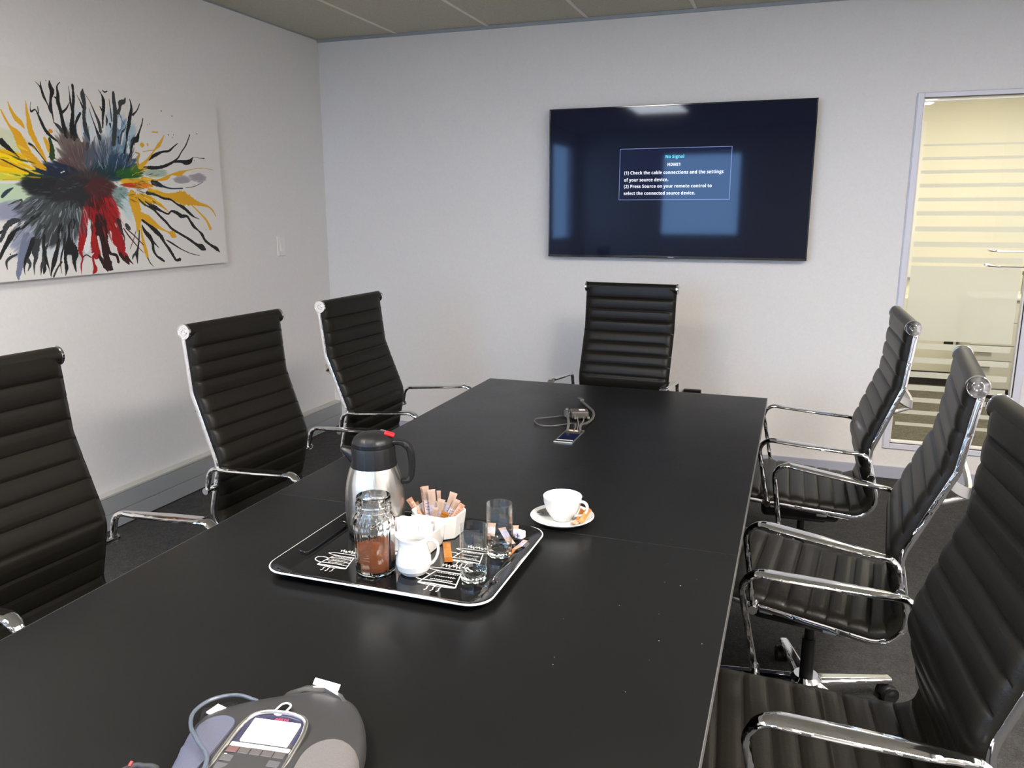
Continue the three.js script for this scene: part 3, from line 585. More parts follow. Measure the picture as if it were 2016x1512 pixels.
// ---------- serving tray ----------
const TY = 0.74;                                     // table top
{
  const t = thing('serving_tray', 'black glossy serving tray with white rim and printed coffee cups', 'tray', [2.2455, TY, 3.283]);
  const W = 0.478, D = 0.387;
  const ring = (dx, dz, y, r) => rrect(W - 2 * dx, D - 2 * dz, r, 8).map(([x, z]) => V(x, y, -z));
  const prof = [[.03, .028, .0005, .03], [.022, .018, .004, .034], [.003, .0025, .0165, .046], [.001, .001, .0185, .047], [.003, .003, .0205, .046], [.012, .010, .019, .042], [.036, .024, .0065, .03], [.043, .03, .0046, .026]];
  obj('tray_body', loft(prof.map((p) => ring(...p)), { crease: 0.5 }), M.blackGloss, t);
  obj('rim_edge', loft([ring(.003, .003, .0150, .046), ring(-.0004, -.0004, .0158, .047), ring(-.0011, -.0011, .0172, .048), ring(-.0006, -.0006, .0188, .0475), ring(.001, .001, .0192, .047)], { caps: false }), M.white, t);
  for (const s of [-1, 1]) {
    const P = rrect(0.021, 0.172, 0.0103, 8).map(([x, z]) => [s * (W / 2 - 0.024) + x, 0.0157 - (s * x < 0 ? -s * x * 0.45 : 0) - Math.max(0, s * -x) * 0, z]);
    obj('handle_slot', new THREE.TubeGeometry(new THREE.CatmullRomCurve3(P.map((q) => V(...q)), true), 90, 0.0017, 8, true), M.blackGloss, t);
  }
  const cv = document.createElement('canvas'); cv.width = 1200; cv.height = 980; const g = cv.getContext('2d'); const S = 1200 / 0.392;
  g.fillStyle = '#0b0b0c'; g.fillRect(0, 0, 1200, 980); g.strokeStyle = '#e6e3de'; g.lineCap = 'round';
  const cup = (cx, cz, k, rot, stripes) => {
    g.save(); g.translate((cx + 0.196) * S, (cz + 0.1635) * S * 980 / (0.327 * S)); g.rotate(rot); g.scale(k * S, k * S); g.lineWidth = 0.034;
    g.beginPath(); g.moveTo(-0.5, -0.35); g.lineTo(0.5, -0.35); g.lineTo(0.34, 0.36); g.lineTo(-0.34, 0.36); g.closePath(); g.stroke();
    g.beginPath(); g.ellipse(0, -0.37, 0.5, 0.045, 0, 0, 7); g.stroke();
    g.beginPath(); g.ellipse(0.55, -0.02, 0.26, 0.17, 0.25, -1.9, 1.9); g.stroke();
    g.beginPath(); g.ellipse(0, 0.46, 0.62, 0.09, 0, 0, 7); g.stroke();
    for (let i = 0; i < stripes; i++) { const y = -0.2 + i * 0.19; g.beginPath(); g.moveTo(-0.46 + i * 0.04, y); g.quadraticCurveTo(0, y + 0.06, 0.46 - i * 0.04, y); g.stroke(); }
    g.lineWidth = 0.012; for (let i = 0; i < 3; i++) { g.beginPath(); for (let j = 0; j < 34; j++) g.lineTo(-0.3 + j * 0.018, -0.09 + i * 0.19 + 0.028 * Math.sin(j * 2.3 + i) * (0.5 + rnd())); g.stroke(); }
    g.lineWidth = 0.028; for (const x of [-0.16, 0, 0.16]) { g.beginPath(); g.moveTo(x, -0.47); g.bezierCurveTo(x + 0.07, -0.54, x - 0.07, -0.6, x + 0.03, -0.68); g.stroke(); }
    g.lineWidth = 0.026; g.beginPath(); for (let j = 0; j < 40; j++) g.lineTo(-0.36 + j * 0.018, 0.72 + 0.07 * Math.sin(j * 1.15) + 0.03 * Math.sin(j * 0.4)); g.stroke();
    g.restore();
  };
  cup(-0.128, 0.085, 0.066, Math.PI, 3); cup(0.108, 0.085, 0.078, Math.PI, 1); cup(0.118, -0.025, 0.066, Math.PI, 1); cup(-0.02, -0.02, 0.07, Math.PI, 2); cup(-0.12, -0.06, 0.07, Math.PI, 2);
  const tex = new THREE.CanvasTexture(cv); tex.colorSpace = THREE.SRGBColorSpace; tex.anisotropy = 8;
  const fp = new THREE.PlaneGeometry(0.392, 0.327); fp.rotateX(-Math.PI / 2); fp.translate(0, 0.0051, 0);
  obj('printed_floor', fp, std([1, 1, 1], 0.09, { map: tex }), t);
}
const FY = TY + 0.0053;                              // tray floor
const SIDE = V(0.942, 0, -0.334), DEEP = V(-0.334, 0, -0.942);    // directions of the coffee things: handle side, away

// ---------- steel vacuum jug ----------
{
  const t = thing('vacuum_jug', 'steel vacuum coffee jug with black lid, handle and red button', 'jug', [2.111, FY, 3.195], Math.atan2(0.334, 0.942));
  obj('body', creasedLathe([[0, .004], [.055, .004], [.061, .012], [.0645, .03], [.066, .055], [.066, .078], [.0645, .1], [.061, .122], [.0555, .143], [.0505, .157], [.049, .162], [0, .162]], 72, 0.6), M.steel, t);
  obj('base_ring', creasedLathe([[0, 0], [.056, 0], [.0595, .003], [.061, .011], [.058, .012], [0, .012]], 64, 0.5), M.black, t);
  obj('collar', creasedLathe([[0, .154], [.0512, .154], [.0512, .158], [.0492, .172], [.0482, .196], [.047, .2], [0, .2]], 64, 0.5), M.black, t);
  const lid = obj('lid', creasedLathe([[0, .2], [.0455, .2], [.0472, .203], [.0465, .209], [.042, .2185], [.033, .2255], [.018, .229], [0, .2297]], 56, 0.9), M.black, t);
  obj('red_button', at(new RoundedBoxGeometry(.023, .008, .018, 3, .0038), .037, .2255, 0, 0, 0, -0.3), M.red, lid);
  obj('spout', loft([[-.03, .17, .028, .02], [-.044, .177, .022, .017], [-.058, .187, .015, .011], [-.069, .1935, .010, .006], [-.0715, .195, .008, .003]].map(([x, y, a, b]) => ell(a, b, 18).map(([p, q]) => V(x + q * 0.35, y + q, p))), { crease: 0.8 }), M.black, t);
  const hp = curve([[.038, .206, 0], [.052, .2085, 0], [.068, .205, 0], [.0795, .193, 0], [.0845, .17, 0], [.0845, .145, 0], [.0815, .127, 0], [.0735, .118, 0], [.062, .119, 0]], 50);
  obj('handle', sweep(hp, (u) => rrect(0.02 + 0.003 * Math.sin(u * 6), 0.0105 + 0.004 * Math.sin(u * Math.PI), 0.005, 4)), M.black, t);
}
// ---------- coffee jar with granules and spoon ----------
const JAR = V(2.212, FY, 3.379);
{
  const t = thing('glass_jar', 'open glass jar with screw thread neck, part filled with brown coffee', 'jar', JAR.toArray());
  const o = [[0, 0], [.034, 0], [.039, .004], [.0402, .012], [.0398, .05], [.0408, .088], [.0425, .1], [.0415, .111], [.037, .12], [.0335, .1245], [.033, .129], [.0352, .1312], [.0352, .134], [.0335, .136], [.0335, .14], [.0352, .1422], [.0352, .145], [.0335, .147], [.0338, .156], [.033, .159], [.0312, .1595], [.0302, .157], [.0302, .128], [.0312, .123], [.035, .117], [.0385, .109], [.0392, .1], [.0378, .088], [.0372, .05], [.0372, .012], [.034, .007], [0, .006]];
  obj('glass', creasedLathe(o, 72, 0.9), M.glass, t);
  const c = obj('coffee_granules', (() => { const pts = [[0, 0], [.033, 0], [.0363, .005], [.0366, .012], [.0366, .046]]; for (let i = 1; i <= 8; i++) pts.push([.0366 * (1 - i / 8), .046 + .004 * Math.sin(i * 1.3) + 0.002 * i / 8]); const g = creasedLathe(pts, 60, 1.2); const p = g.attributes.position; for (let i = 0; i < p.count; i++) if (p.getY(i) > 0.045) p.setY(i, p.getY(i) + 0.0045 * Math.sin(p.getX(i) * 130 + 1) + 0.003 * Math.sin(p.getZ(i) * 170)); g.computeVertexNormals(); return g; })(), std([1, 1, 1], 0.9, { map: coffeeMap, bumpMap: coffeeMap, bumpScale: 0.002 }));
  c.position.copy(JAR).add(V(0, 0.0075, 0)); c.userData = { kind: 'stuff', label: 'brown instant coffee granules in the open glass jar', category: 'coffee' };
  makeSpoon('teaspoon', 'steel teaspoon standing in the open coffee jar', [JAR.x - 0.006, FY + 0.045, JAR.z + 0.004], [JAR.x + 0.0215, FY + 0.128, JAR.z - 0.012], 0.9);
}
// a spoon from the tip of its bowl to the end of its handle
function makeSpoon(name, label, a, b, k = 1, up = V(0, 1, 0)) {
  const A = V(...a), B = V(...b), L = A.distanceTo(B), t = thing(name, label, 'spoon', A.clone().lerp(B, 0.5).toArray());
  const rings = [], bowlL = 0.04 * k;
  for (let i = 0; i <= 40; i++) {
    const s = i / 40 * L, inB = s < bowlL, u = s / bowlL;
    const w = (inB ? 0.0125 * k * Math.sqrt(Math.max(0.02, Math.sin(Math.PI * Math.min(0.93, 0.04 + u * 0.92)))) + 0.0012 : 0.0022 + 0.0026 * Math.max(0, (s - bowlL) / (L - bowlL)) ** 1.5), dip = inB ? -0.0055 * k * Math.sin(Math.PI * u) : 0.0025 * Math.sin(Math.PI * (s - bowlL) / (L - bowlL));
    rings.push([[-w, 0], [-w * 0.5, dip * 0.8], [0, dip], [w * 0.5, dip * 0.8], [w, 0], [w * 0.5, dip * 0.8 - 0.0011], [0, dip - 0.0012], [-w * 0.5, dip * 0.8 - 0.0011]].map(([x, y]) => V(x, y, s - L / 2)));
  }
  const g = loft(rings, { crease: 1 }), m = obj('spoon_body', g, M.chrome, t);
  const d = B.clone().sub(A).normalize(), X = up.clone().cross(d).normalize(), Y = d.clone().cross(X);
  m.quaternion.setFromRotationMatrix(new THREE.Matrix4().makeBasis(X, Y, d));
  return t;
}
// ---------- milk jug ----------
{
  const t = thing('milk_jug', 'small white porcelain milk jug on the tray beside the coffee jar', 'jug', [2.2885, FY, 3.363], Math.atan2(0.334, 0.942));
  const pr = [[0, 0], [.019, 0], [.026, .003], [.0325, .012], [.0355, .024], [.0345, .036], [.0305, .049], [.0278, .06], [.0278, .069], [.0292, .0765], [.0282, .0775], [.0262, .069], [.0262, .06], [.0288, .049], [.0328, .036], [.0338, .024], [.0305, .013], [.02, .005], [0, .0045]];
  const g = creasedLathe(pr, 64, 1.0), p = g.attributes.position;
  for (let i = 0; i < p.count; i++) { const y = p.getY(i); if (y > 0.058) { const x = p.getX(i), z = p.getZ(i), a = Math.atan2(z, -x), k = Math.exp(-((a / 0.45) ** 2)) * ((y - 0.058) / 0.02) ** 1.6; p.setXYZ(i, x * (1 + 0.3 * k), y + 0.004 * k, z * (1 - 0.1 * k)); } }
  g.computeVertexNormals(); obj('body', g, M.porcelain, t);
  obj('handle', sweep(curve([[.025, .066, 0], [.034, .0695, 0], [.044, .066, 0], [.0495, .054, 0], [.0475, .039, 0], [.041, .026, 0], [.032, .0175, 0]], 40), () => rrect(.0088, .0056, .0026, 4)), M.porcelain, t);
}
// ---------- two porcelain bowls ----------
function bowl(name, label, x, z, turn, w, d, h, cut) {
  const t = thing(name, label, 'bowl', [x, FY, z], turn);
  const out = (k, y, c = cut) => (c ? (() => { const a = w * k / 2, b = d * k / 2, q = c * k, P = [[a, -b + q], [a, b - q], [a - q, b], [-a + q, b], [-a, b - q], [-a, -b + q], [-a + q, -b], [a - q, -b]]; const R = []; P.forEach((p, i) => { const n = P[(i + 1) % P.length]; for (let j = 0; j < 4; j++) R.push(V(p[0] + (n[0] - p[0]) * j / 4, y, -(p[1] + (n[1] - p[1]) * j / 4))); }); return R; })() : rrect(w * k, d * k, 0.007 * k, 6).map(([a, b]) => V(a, y, -b)));
  obj('body', loft([out(.84, 0), out(.88, .002), out(.97, h * 0.75), out(1, h), out(.985, h + .0015), out(.925, h + .0005), out(.9, h * .8), out(.82, .007), out(.78, .0055)], { crease: 0.55 }), M.porcelain, t);
}
bowl('sachet_bowl', 'white square porcelain bowl of white paper sachets, nearer the milk jug', 2.233, 3.2475, -0.05, 0.113, 0.086, 0.046, 0);
bowl('sugar_bowl', 'white eight-sided porcelain bowl of paper sugar sticks, behind the square bowl', 2.25, 3.158, -0.05, 0.112, 0.088, 0.053, 0.02);
// flat paper sachets: pillow with crimped ends
function pillow(w, l, th, bend = 0, crimp = 0.1) {
  const rings = [];
  for (let i = 0; i <= 16; i++) {
    const u = i / 16, e = Math.min(1, Math.min(u, 1 - u) / crimp), z = th * Math.sqrt(Math.max(0, e)) * 0.5 + 0.00025, y = (u - 0.5) * l, fl = 1 + 0.1 * (1 - e), off = bend * (2 * u - 1) ** 2;
    rings.push([[-1, 0], [-.75, .8], [0, 1], [.75, .8], [1, 0], [.75, -.8], [0, -1], [-.75, -.8]].map(([a, b]) => V(a * w / 2 * fl, y, b * z + off)));
  }
  return loft(rings, { crease: 0.9, uv: (p) => [p.x / w + 0.5, p.y / l + 0.5] });
}
function printTexture(base, top, ink, band) {
  const cv = document.createElement('canvas'); cv.width = 64; cv.height = 320; const g = cv.getContext('2d');
  g.fillStyle = base; g.fillRect(0, 0, 64, 320); g.fillStyle = top; g.fillRect(0, 0, 64, 320 * band); g.fillRect(0, 320 * (1 - band * 0.55), 64, 320);
  g.strokeStyle = ink; g.lineWidth = 5; for (let i = 0; i < 6; i++) { const y = 320 * band + 20 + i * 26; g.beginPath(); g.moveTo(14, y + 8 * rnd()); g.lineTo(28, y + 12 * rnd()); g.lineTo(50, y + 8 * rnd()); g.stroke(); }
  g.globalAlpha = 0.18; g.strokeStyle = '#604020'; g.lineWidth = 1; for (let i = 0; i < 30; i++) { g.beginPath(); g.moveTo(rnd() * 64, rnd() * 320); g.lineTo(rnd() * 64, rnd() * 320); g.stroke(); }
  const t = new THREE.CanvasTexture(cv); t.colorSpace = THREE.SRGBColorSpace; return std([0.68, 0.66, 0.67], 0.55, { map: t });
}
const P1 = printTexture('#d4ced8', '#b89c88', '#a8523e', 0.34), P2 = printTexture('#bcbad0', '#bea694', '#8a8ab0', 0.4), P3 = printTexture('#cfa488', '#bb8a6a', '#8e4228', 0.14), P4 = printTexture('#c8863c', '#b06a1c', '#a04818', 0.2), P5 = printTexture('#e8e6ea', '#e2dedc', '#c4c0c8', 0.1);
function sachet(name, label, mat, a, b, w, group, th = 0.005, face = V(0.33, 0.25, 0.92)) {
  const A = V(...a), B = V(...b), d = B.clone().sub(A), L = d.length(); d.normalize();
  const m = obj(name, pillow(w, L, th, 0.0015), mat); m.position.copy(A).lerp(B, 0.5);
  const Z = face.clone().sub(d.clone().multiplyScalar(face.dot(d))).normalize(), X = d.clone().cross(Z);
  m.quaternion.setFromRotationMatrix(new THREE.Matrix4().makeBasis(X, d, Z)); m.userData = { label, category: 'sachet' }; if (group) m.userData.group = group; return m;
}
{
  const C = V(2.25, 0, 3.158), pt = (s, y, dp = 0) => C.clone().addScaledVector(SIDE, s).addScaledVector(DEEP, dp).setY(y).toArray();
  const G = 'paper sugar sticks in the eight-sided bowl';
  const list = [   // bottom side, depth, top side, top height, depth, material, width, label
    [-.03, .006, -.069, .818, .02, P3, .0135, 'orange-printed sugar stick leaning far left, beside the steel jug'],
    [-.03, .016, -.056, .803, .034, P3, .0125, 'short orange sugar stick half hidden behind the leftmost one'],
    [-.02, .004, -.0315, .848, .018, P1, .0145, 'tall crumpled sugar stick, the tallest of the bowl on the left'],
    [-.026, .012, -.038, .842, .03, P3, .012, 'tan sugar stick end showing behind the tallest crumpled stick'],
    [-.008, -.004, -.0165, .845, .004, P2, .0165, 'tall pale sugar stick with square tan end, centre of the bowl'],
    [.0, .012, -.0015, .836, .022, P1, .009, 'thin sugar stick seen nearly edge-on, behind the centre'],
    [-.008, -.012, .008, .826, -.006, P2, .0155, 'lilac sugar stick with tan end, right of the tall centre one'],
    [-.012, -.016, -.006, .81, -.014, P2, .013, 'lilac sugar stick standing low in front of the centre ones'],
    [.008, .012, .033, .832, .02, P2, .0165, 'long sugar stick with tan end, leaning right at the back'],
    [.01, .002, .042, .82, .008, P1, .0145, 'printed sugar stick leaning right in front of the long one'],
    [.016, -.008, .054, .813, -.002, P3, .0125, 'orange sugar stick leaning farthest right over the bowl rim'],
  ];
  for (const [bs, bd, ts, ty, td, m, w, l] of list) sachet('sugar_stick', l, m, pt(bs, FY + 0.012, bd), pt(ts, ty, td), w, G);
  sachet('sugar_stick', 'orange sugar stick end peeping over the front of the eight-sided bowl', P4, pt(.002, FY + 0.02, -.028), pt(.019, .808, -.036), 0.0175, G);
  const D = V(2.233, 0, 3.2475), pd = (s, y, dp = 0) => D.clone().addScaledVector(SIDE, s).addScaledVector(DEEP, dp).setY(y).toArray(), GG = 'white paper sachets in the square bowl';
  [[-.016, .008, -.02, .803, .026, .044, 'white paper sachet at the back left of the square bowl'], [.01, .004, .014, .806, .026, .042, 'white paper sachet standing at the back right of the square bowl'], [-.012, -.01, -.01, .797, .012, .044, 'white paper sachet lying foremost in the square bowl'], [.022, -.012, .026, .796, .004, .03, 'narrow white sachet at the right end of the square bowl']]
    .forEach(([s, dp, s2, y2, dp2, w, l]) => sachet('paper_sachet', l, P5, pd(s, FY + 0.012, dp), pd(s2, y2, dp2), w, GG, 0.006));
}
// loose things on the tray
sachet('sugar_stick', 'orange sugar stick lying on the tray beside the square bowl', P4, [2.293, FY + 0.004, 3.215], [2.339, FY + 0.004, 3.306], 0.0165, null, 0.006, V(0, 1, 0));
sachet('sugar_stick', 'white sugar stick with orange end lying behind the rear glass', P2, [2.385, FY + 0.012, 3.118], [2.43, FY + 0.004, 3.178], 0.016, null, 0.006, V(0.1, 1, 0.2));
sachet('sugar_stick', 'pale sugar stick standing crumpled left of the rear glass', P1, [2.372, FY + 0.004, 3.152], [2.366, FY + 0.026, 3.13], 0.017, null, 0.006);
sachet('sugar_stick', 'pale crumpled sugar stick upright beside the little creamer carton', P1, [2.424, FY + 0.004, 3.134], [2.42, FY + 0.026, 3.124], 0.013, null, 0.007);
sachet('sugar_stick', 'lilac sugar stick lying right of the rear glass, under the carton', P2, [2.452, FY + 0.003, 3.147], [2.446, FY + 0.003, 3.2], 0.014, null, 0.005, V(0, 1, 0));
sachet('sugar_stick', 'orange end of a sugar stick showing past the tray spoon tip', P4, [2.444, FY + 0.0035, 3.203], [2.4415, FY + 0.0035, 3.232], 0.013, null, 0.005, V(0, 1, 0));
{
  const t = thing('creamer_carton', 'tiny white creamer carton with blue print on the tray', 'carton', [2.437, FY + 0.007, 3.143], -0.35);
  obj('carton', box(-.0095, .0095, 0, .016, -.0085, .0085, .002), M.paper, t);
  obj('print', [box(-.0015, .0015, .003, .012, .0085, .0088), box(-.006, .006, .007, .0085, .0085, .0088)], std([0.05, 0.07, 0.3], 0.6), t);
}
makeSpoon('teaspoon', 'steel teaspoon lying on the tray at the right, bowl towards the rear', [2.464, FY + 0.0075, 3.222], [2.447, FY + 0.0035, 3.376], 1.05);
// ---------- tumblers ----------
function tumbler(label, x, z, k) {
  const t = thing('tumbler', label, 'glass', [x, FY, z]);
  obj('glass', creasedLathe([[.0264, .021], [.0268, .06], [.0272, .1125], [.0268, .1138], [.0262, .1138], [.0259, .1125], [.0255, .06], [.0251, .021]].map(([r, y]) => [r * k, y * k]), 72, 0.7), M.clear, t);
  obj('heavy_base', creasedLathe([[0, 0], [.0225, 0], [.025, .002], [.0258, .006], [.0264, .021], [.0251, .021], [.0245, .0135], [.021, .0105], [.01, .0095], [0, .0098]].map(([r, y]) => [r * k, y * k]), 72, 0.7), M.glass, t);
}
tumbler('empty clear tumbler at the front of the tray, beside the milk jug', 2.412, 3.35, 0.985);
tumbler('empty clear tumbler at the rear of the tray, nearer the cup', 2.42, 3.226, 1.0);
// ---------- cup, saucer, spoon ----------
{
  const s = thing('saucer', 'white porcelain saucer under the coffee cup', 'saucer', [2.491, TY, 2.998]);
  obj('body', creasedLathe([[0, .002], [.024, .002], [.026, 0], [.028, .0005], [.03, .0025], [.05, .0065], [.066, .0125], [.0735, .0175], [.0745, .0188], [.0733, .0193], [.065, .0148], [.05, .0095], [.032, .0062], [.027, .0058], [0, .0055]], 72, 0.8), M.porcelain, s);
  const t = thing('coffee_cup', 'empty white porcelain coffee cup standing on its saucer', 'cup', [2.489, TY + 0.006, 2.99], -0.12);
  obj('body', creasedLathe([[0, .002], [.021, .002], [.0225, 0], [.0245, .001], [.0265, .006], [.034, .016], [.0405, .028], [.0438, .042], [.0455, .0565], [.0447, .0573], [.0437, .0565], [.042, .042], [.0385, .029], [.032, .018], [.022, .0095], [0, .0075]], 72, 0.9), M.porcelain, t);
  obj('handle', sweep(curve([[.0405, .0465, 0], [.05, .0495, 0], [.0585, .046, 0], [.062, .036, 0], [.0585, .0245, 0], [.05, .017, 0], [.0375, .0135, 0], [.032, .013, 0]], 44), () => rrect(.0085, .0052, .0024, 4)), M.porcelain, t);
  makeSpoon('teaspoon', 'steel teaspoon lying on the saucer behind the cup', [2.4335, TY + 0.0165, 3.002], [2.5135, TY + 0.0275, 2.886], 0.95);
  sachet('sugar_wrapper', 'torn orange sugar wrapper standing at the right of the saucer', P4, [2.54, TY + 0.013, 3.02], [2.552, TY + 0.037, 2.985], 0.013, null, 0.004);
  sachet('sugar_wrapper', 'folded brown sugar wrapper lying between cup handle and saucer rim', P3, [2.525, TY + 0.012, 3.03], [2.54, TY + 0.017, 2.99], 0.016, null, 0.004, V(0, 1, 0.4));
  sachet('sugar_wrapper', 'narrow orange sugar wrapper leaning on the cup handle', P4, [2.532, TY + 0.013, 3.012], [2.532, TY + 0.026, 2.97], 0.011, null, 0.004);
}

// ---------- table box with cables ----------
{
  const t = thing('table_socket', 'flush aluminium cable box with dark blue lid set into the table', 'cable box', [2.312, TY, 2.288]);
  obj('frame', [box(-.031, -.0275, 0, .0025, -.078, .078, .0008), box(.0275, .031, 0, .0025, -.078, .078, .0008), box(-.031, .031, 0, .003, .0715, .078, .0008), box(-.031, .031, 0, .0025, -.078, -.0745, .0008)], M.alu, t);
  obj('lid', box(-.0268, .0268, .0003, .0022, -.03, .052, .0006), std([0.006, 0.008, 0.03], 0.12), t);
  obj('lid_edge', box(-.0262, .0262, .0006, .0045, .052, .0565, .0008), M.alu, t);
  obj('well', box(-.0268, .0268, .0002, .0008, -.074, -.03), M.rubber, t);
  obj('brush', box(-.024, .02, .0008, .0036, -.071, -.06, .001), M.kraft, t);
  const cable = (name, label, pts, r, mat, ends) => { const g = thing(name, label, 'cable', pts[0]); const q = pts.map((p) => [p[0] - pts[0][0], p[1] - pts[0][1], p[2] - pts[0][2]]); obj('cord', capped(q, r, 70, 10), mat, g); for (const [n, geo, m] of ends) obj(n, geo, m, g); return g; };
  const grey = std([0.075, 0.074, 0.07], 0.5);
  cable('cable', 'thick dark grey cable standing up from the table box to a blunt tip', [[2.292, TY + .004, 2.245], [2.288, TY + .018, 2.215], [2.272, TY + .03, 2.165], [2.252, TY + .026, 2.11], [2.248, TY + .03, 2.09]], .0046, grey, [['plug', at(new THREE.CapsuleGeometry(.0062, .016, 4, 12), -.045, .03, -.162, 1.1), grey]]);
  cable('cable', 'thick dark grey cable curving away from the table box to a flat plug', [[2.332, TY + .005, 2.235], [2.326, TY + .016, 2.2], [2.33, TY + .008, 2.14], [2.332, TY + .006, 2.06], [2.312, TY + .006, 1.97], [2.27, TY + .006, 1.89], [2.238, TY + .009, 1.84]], .0046, grey, [['plug', at(new RoundedBoxGeometry(.016, .009, .036, 3, .003), -.107, .006, -.42, 0, 0.62), grey]]);
  cable('cable', 'thin dark cable looped far to the left of the table box', [[2.311, TY + .005, 2.23], [2.306, TY + .012, 2.185], [2.285, TY + .008, 2.155], [2.235, TY + .0045, 2.19], [2.19, TY + .0035, 2.2], [2.155, TY + .006, 2.165], [2.147, TY + .006, 2.13], [2.165, TY + .004, 2.105], [2.2, TY + .0035, 2.07], [2.228, TY + .004, 2.045], [2.25, TY + .008, 2.05]], .0021, grey, []);
  const a = thing('adapter', 'brown black cable adapter with white label lying behind the table box', 'adapter', [2.282, TY + .001, 2.05], 0.35);
  obj('body', at(new RoundedBoxGeometry(.062, .028, .05, 4, .007), 0, .015, 0), std([0.055, 0.045, 0.042], 0.45), a);
  obj('connector', at(new RoundedBoxGeometry(.03, .02, .03, 3, .004), -.038, .012, -.012), grey, a);
  obj('label_sticker', box(-.002, .019, .0288, .0296, -.008, .01), M.paper, a);
  obj('thumb_screw', at(new THREE.CylinderGeometry(.0045, .0045, .03, 14), .027, .012, .034, Math.PI / 2), M.alu, a); obj('thumb_screw', at(new THREE.CylinderGeometry(.0045, .0045, .03, 14), -.018, .012, .034, Math.PI / 2), M.alu, a);
  for (const [i, x] of [[0, 2.285], [1, 2.306]]) cable('cable', i ? 'thin wire from the adapter to the right end of the table box' : 'thin wire from the adapter to the left end of the table box', [[x, TY + .014, 2.085], [x + .012, TY + .016, 2.13], [x + .03 - i * .012, TY + .012, 2.19], [x + .036 - i * .014, TY + .004, 2.225]], .0016, std([0.16, 0.155, 0.14], 0.5), []);
}

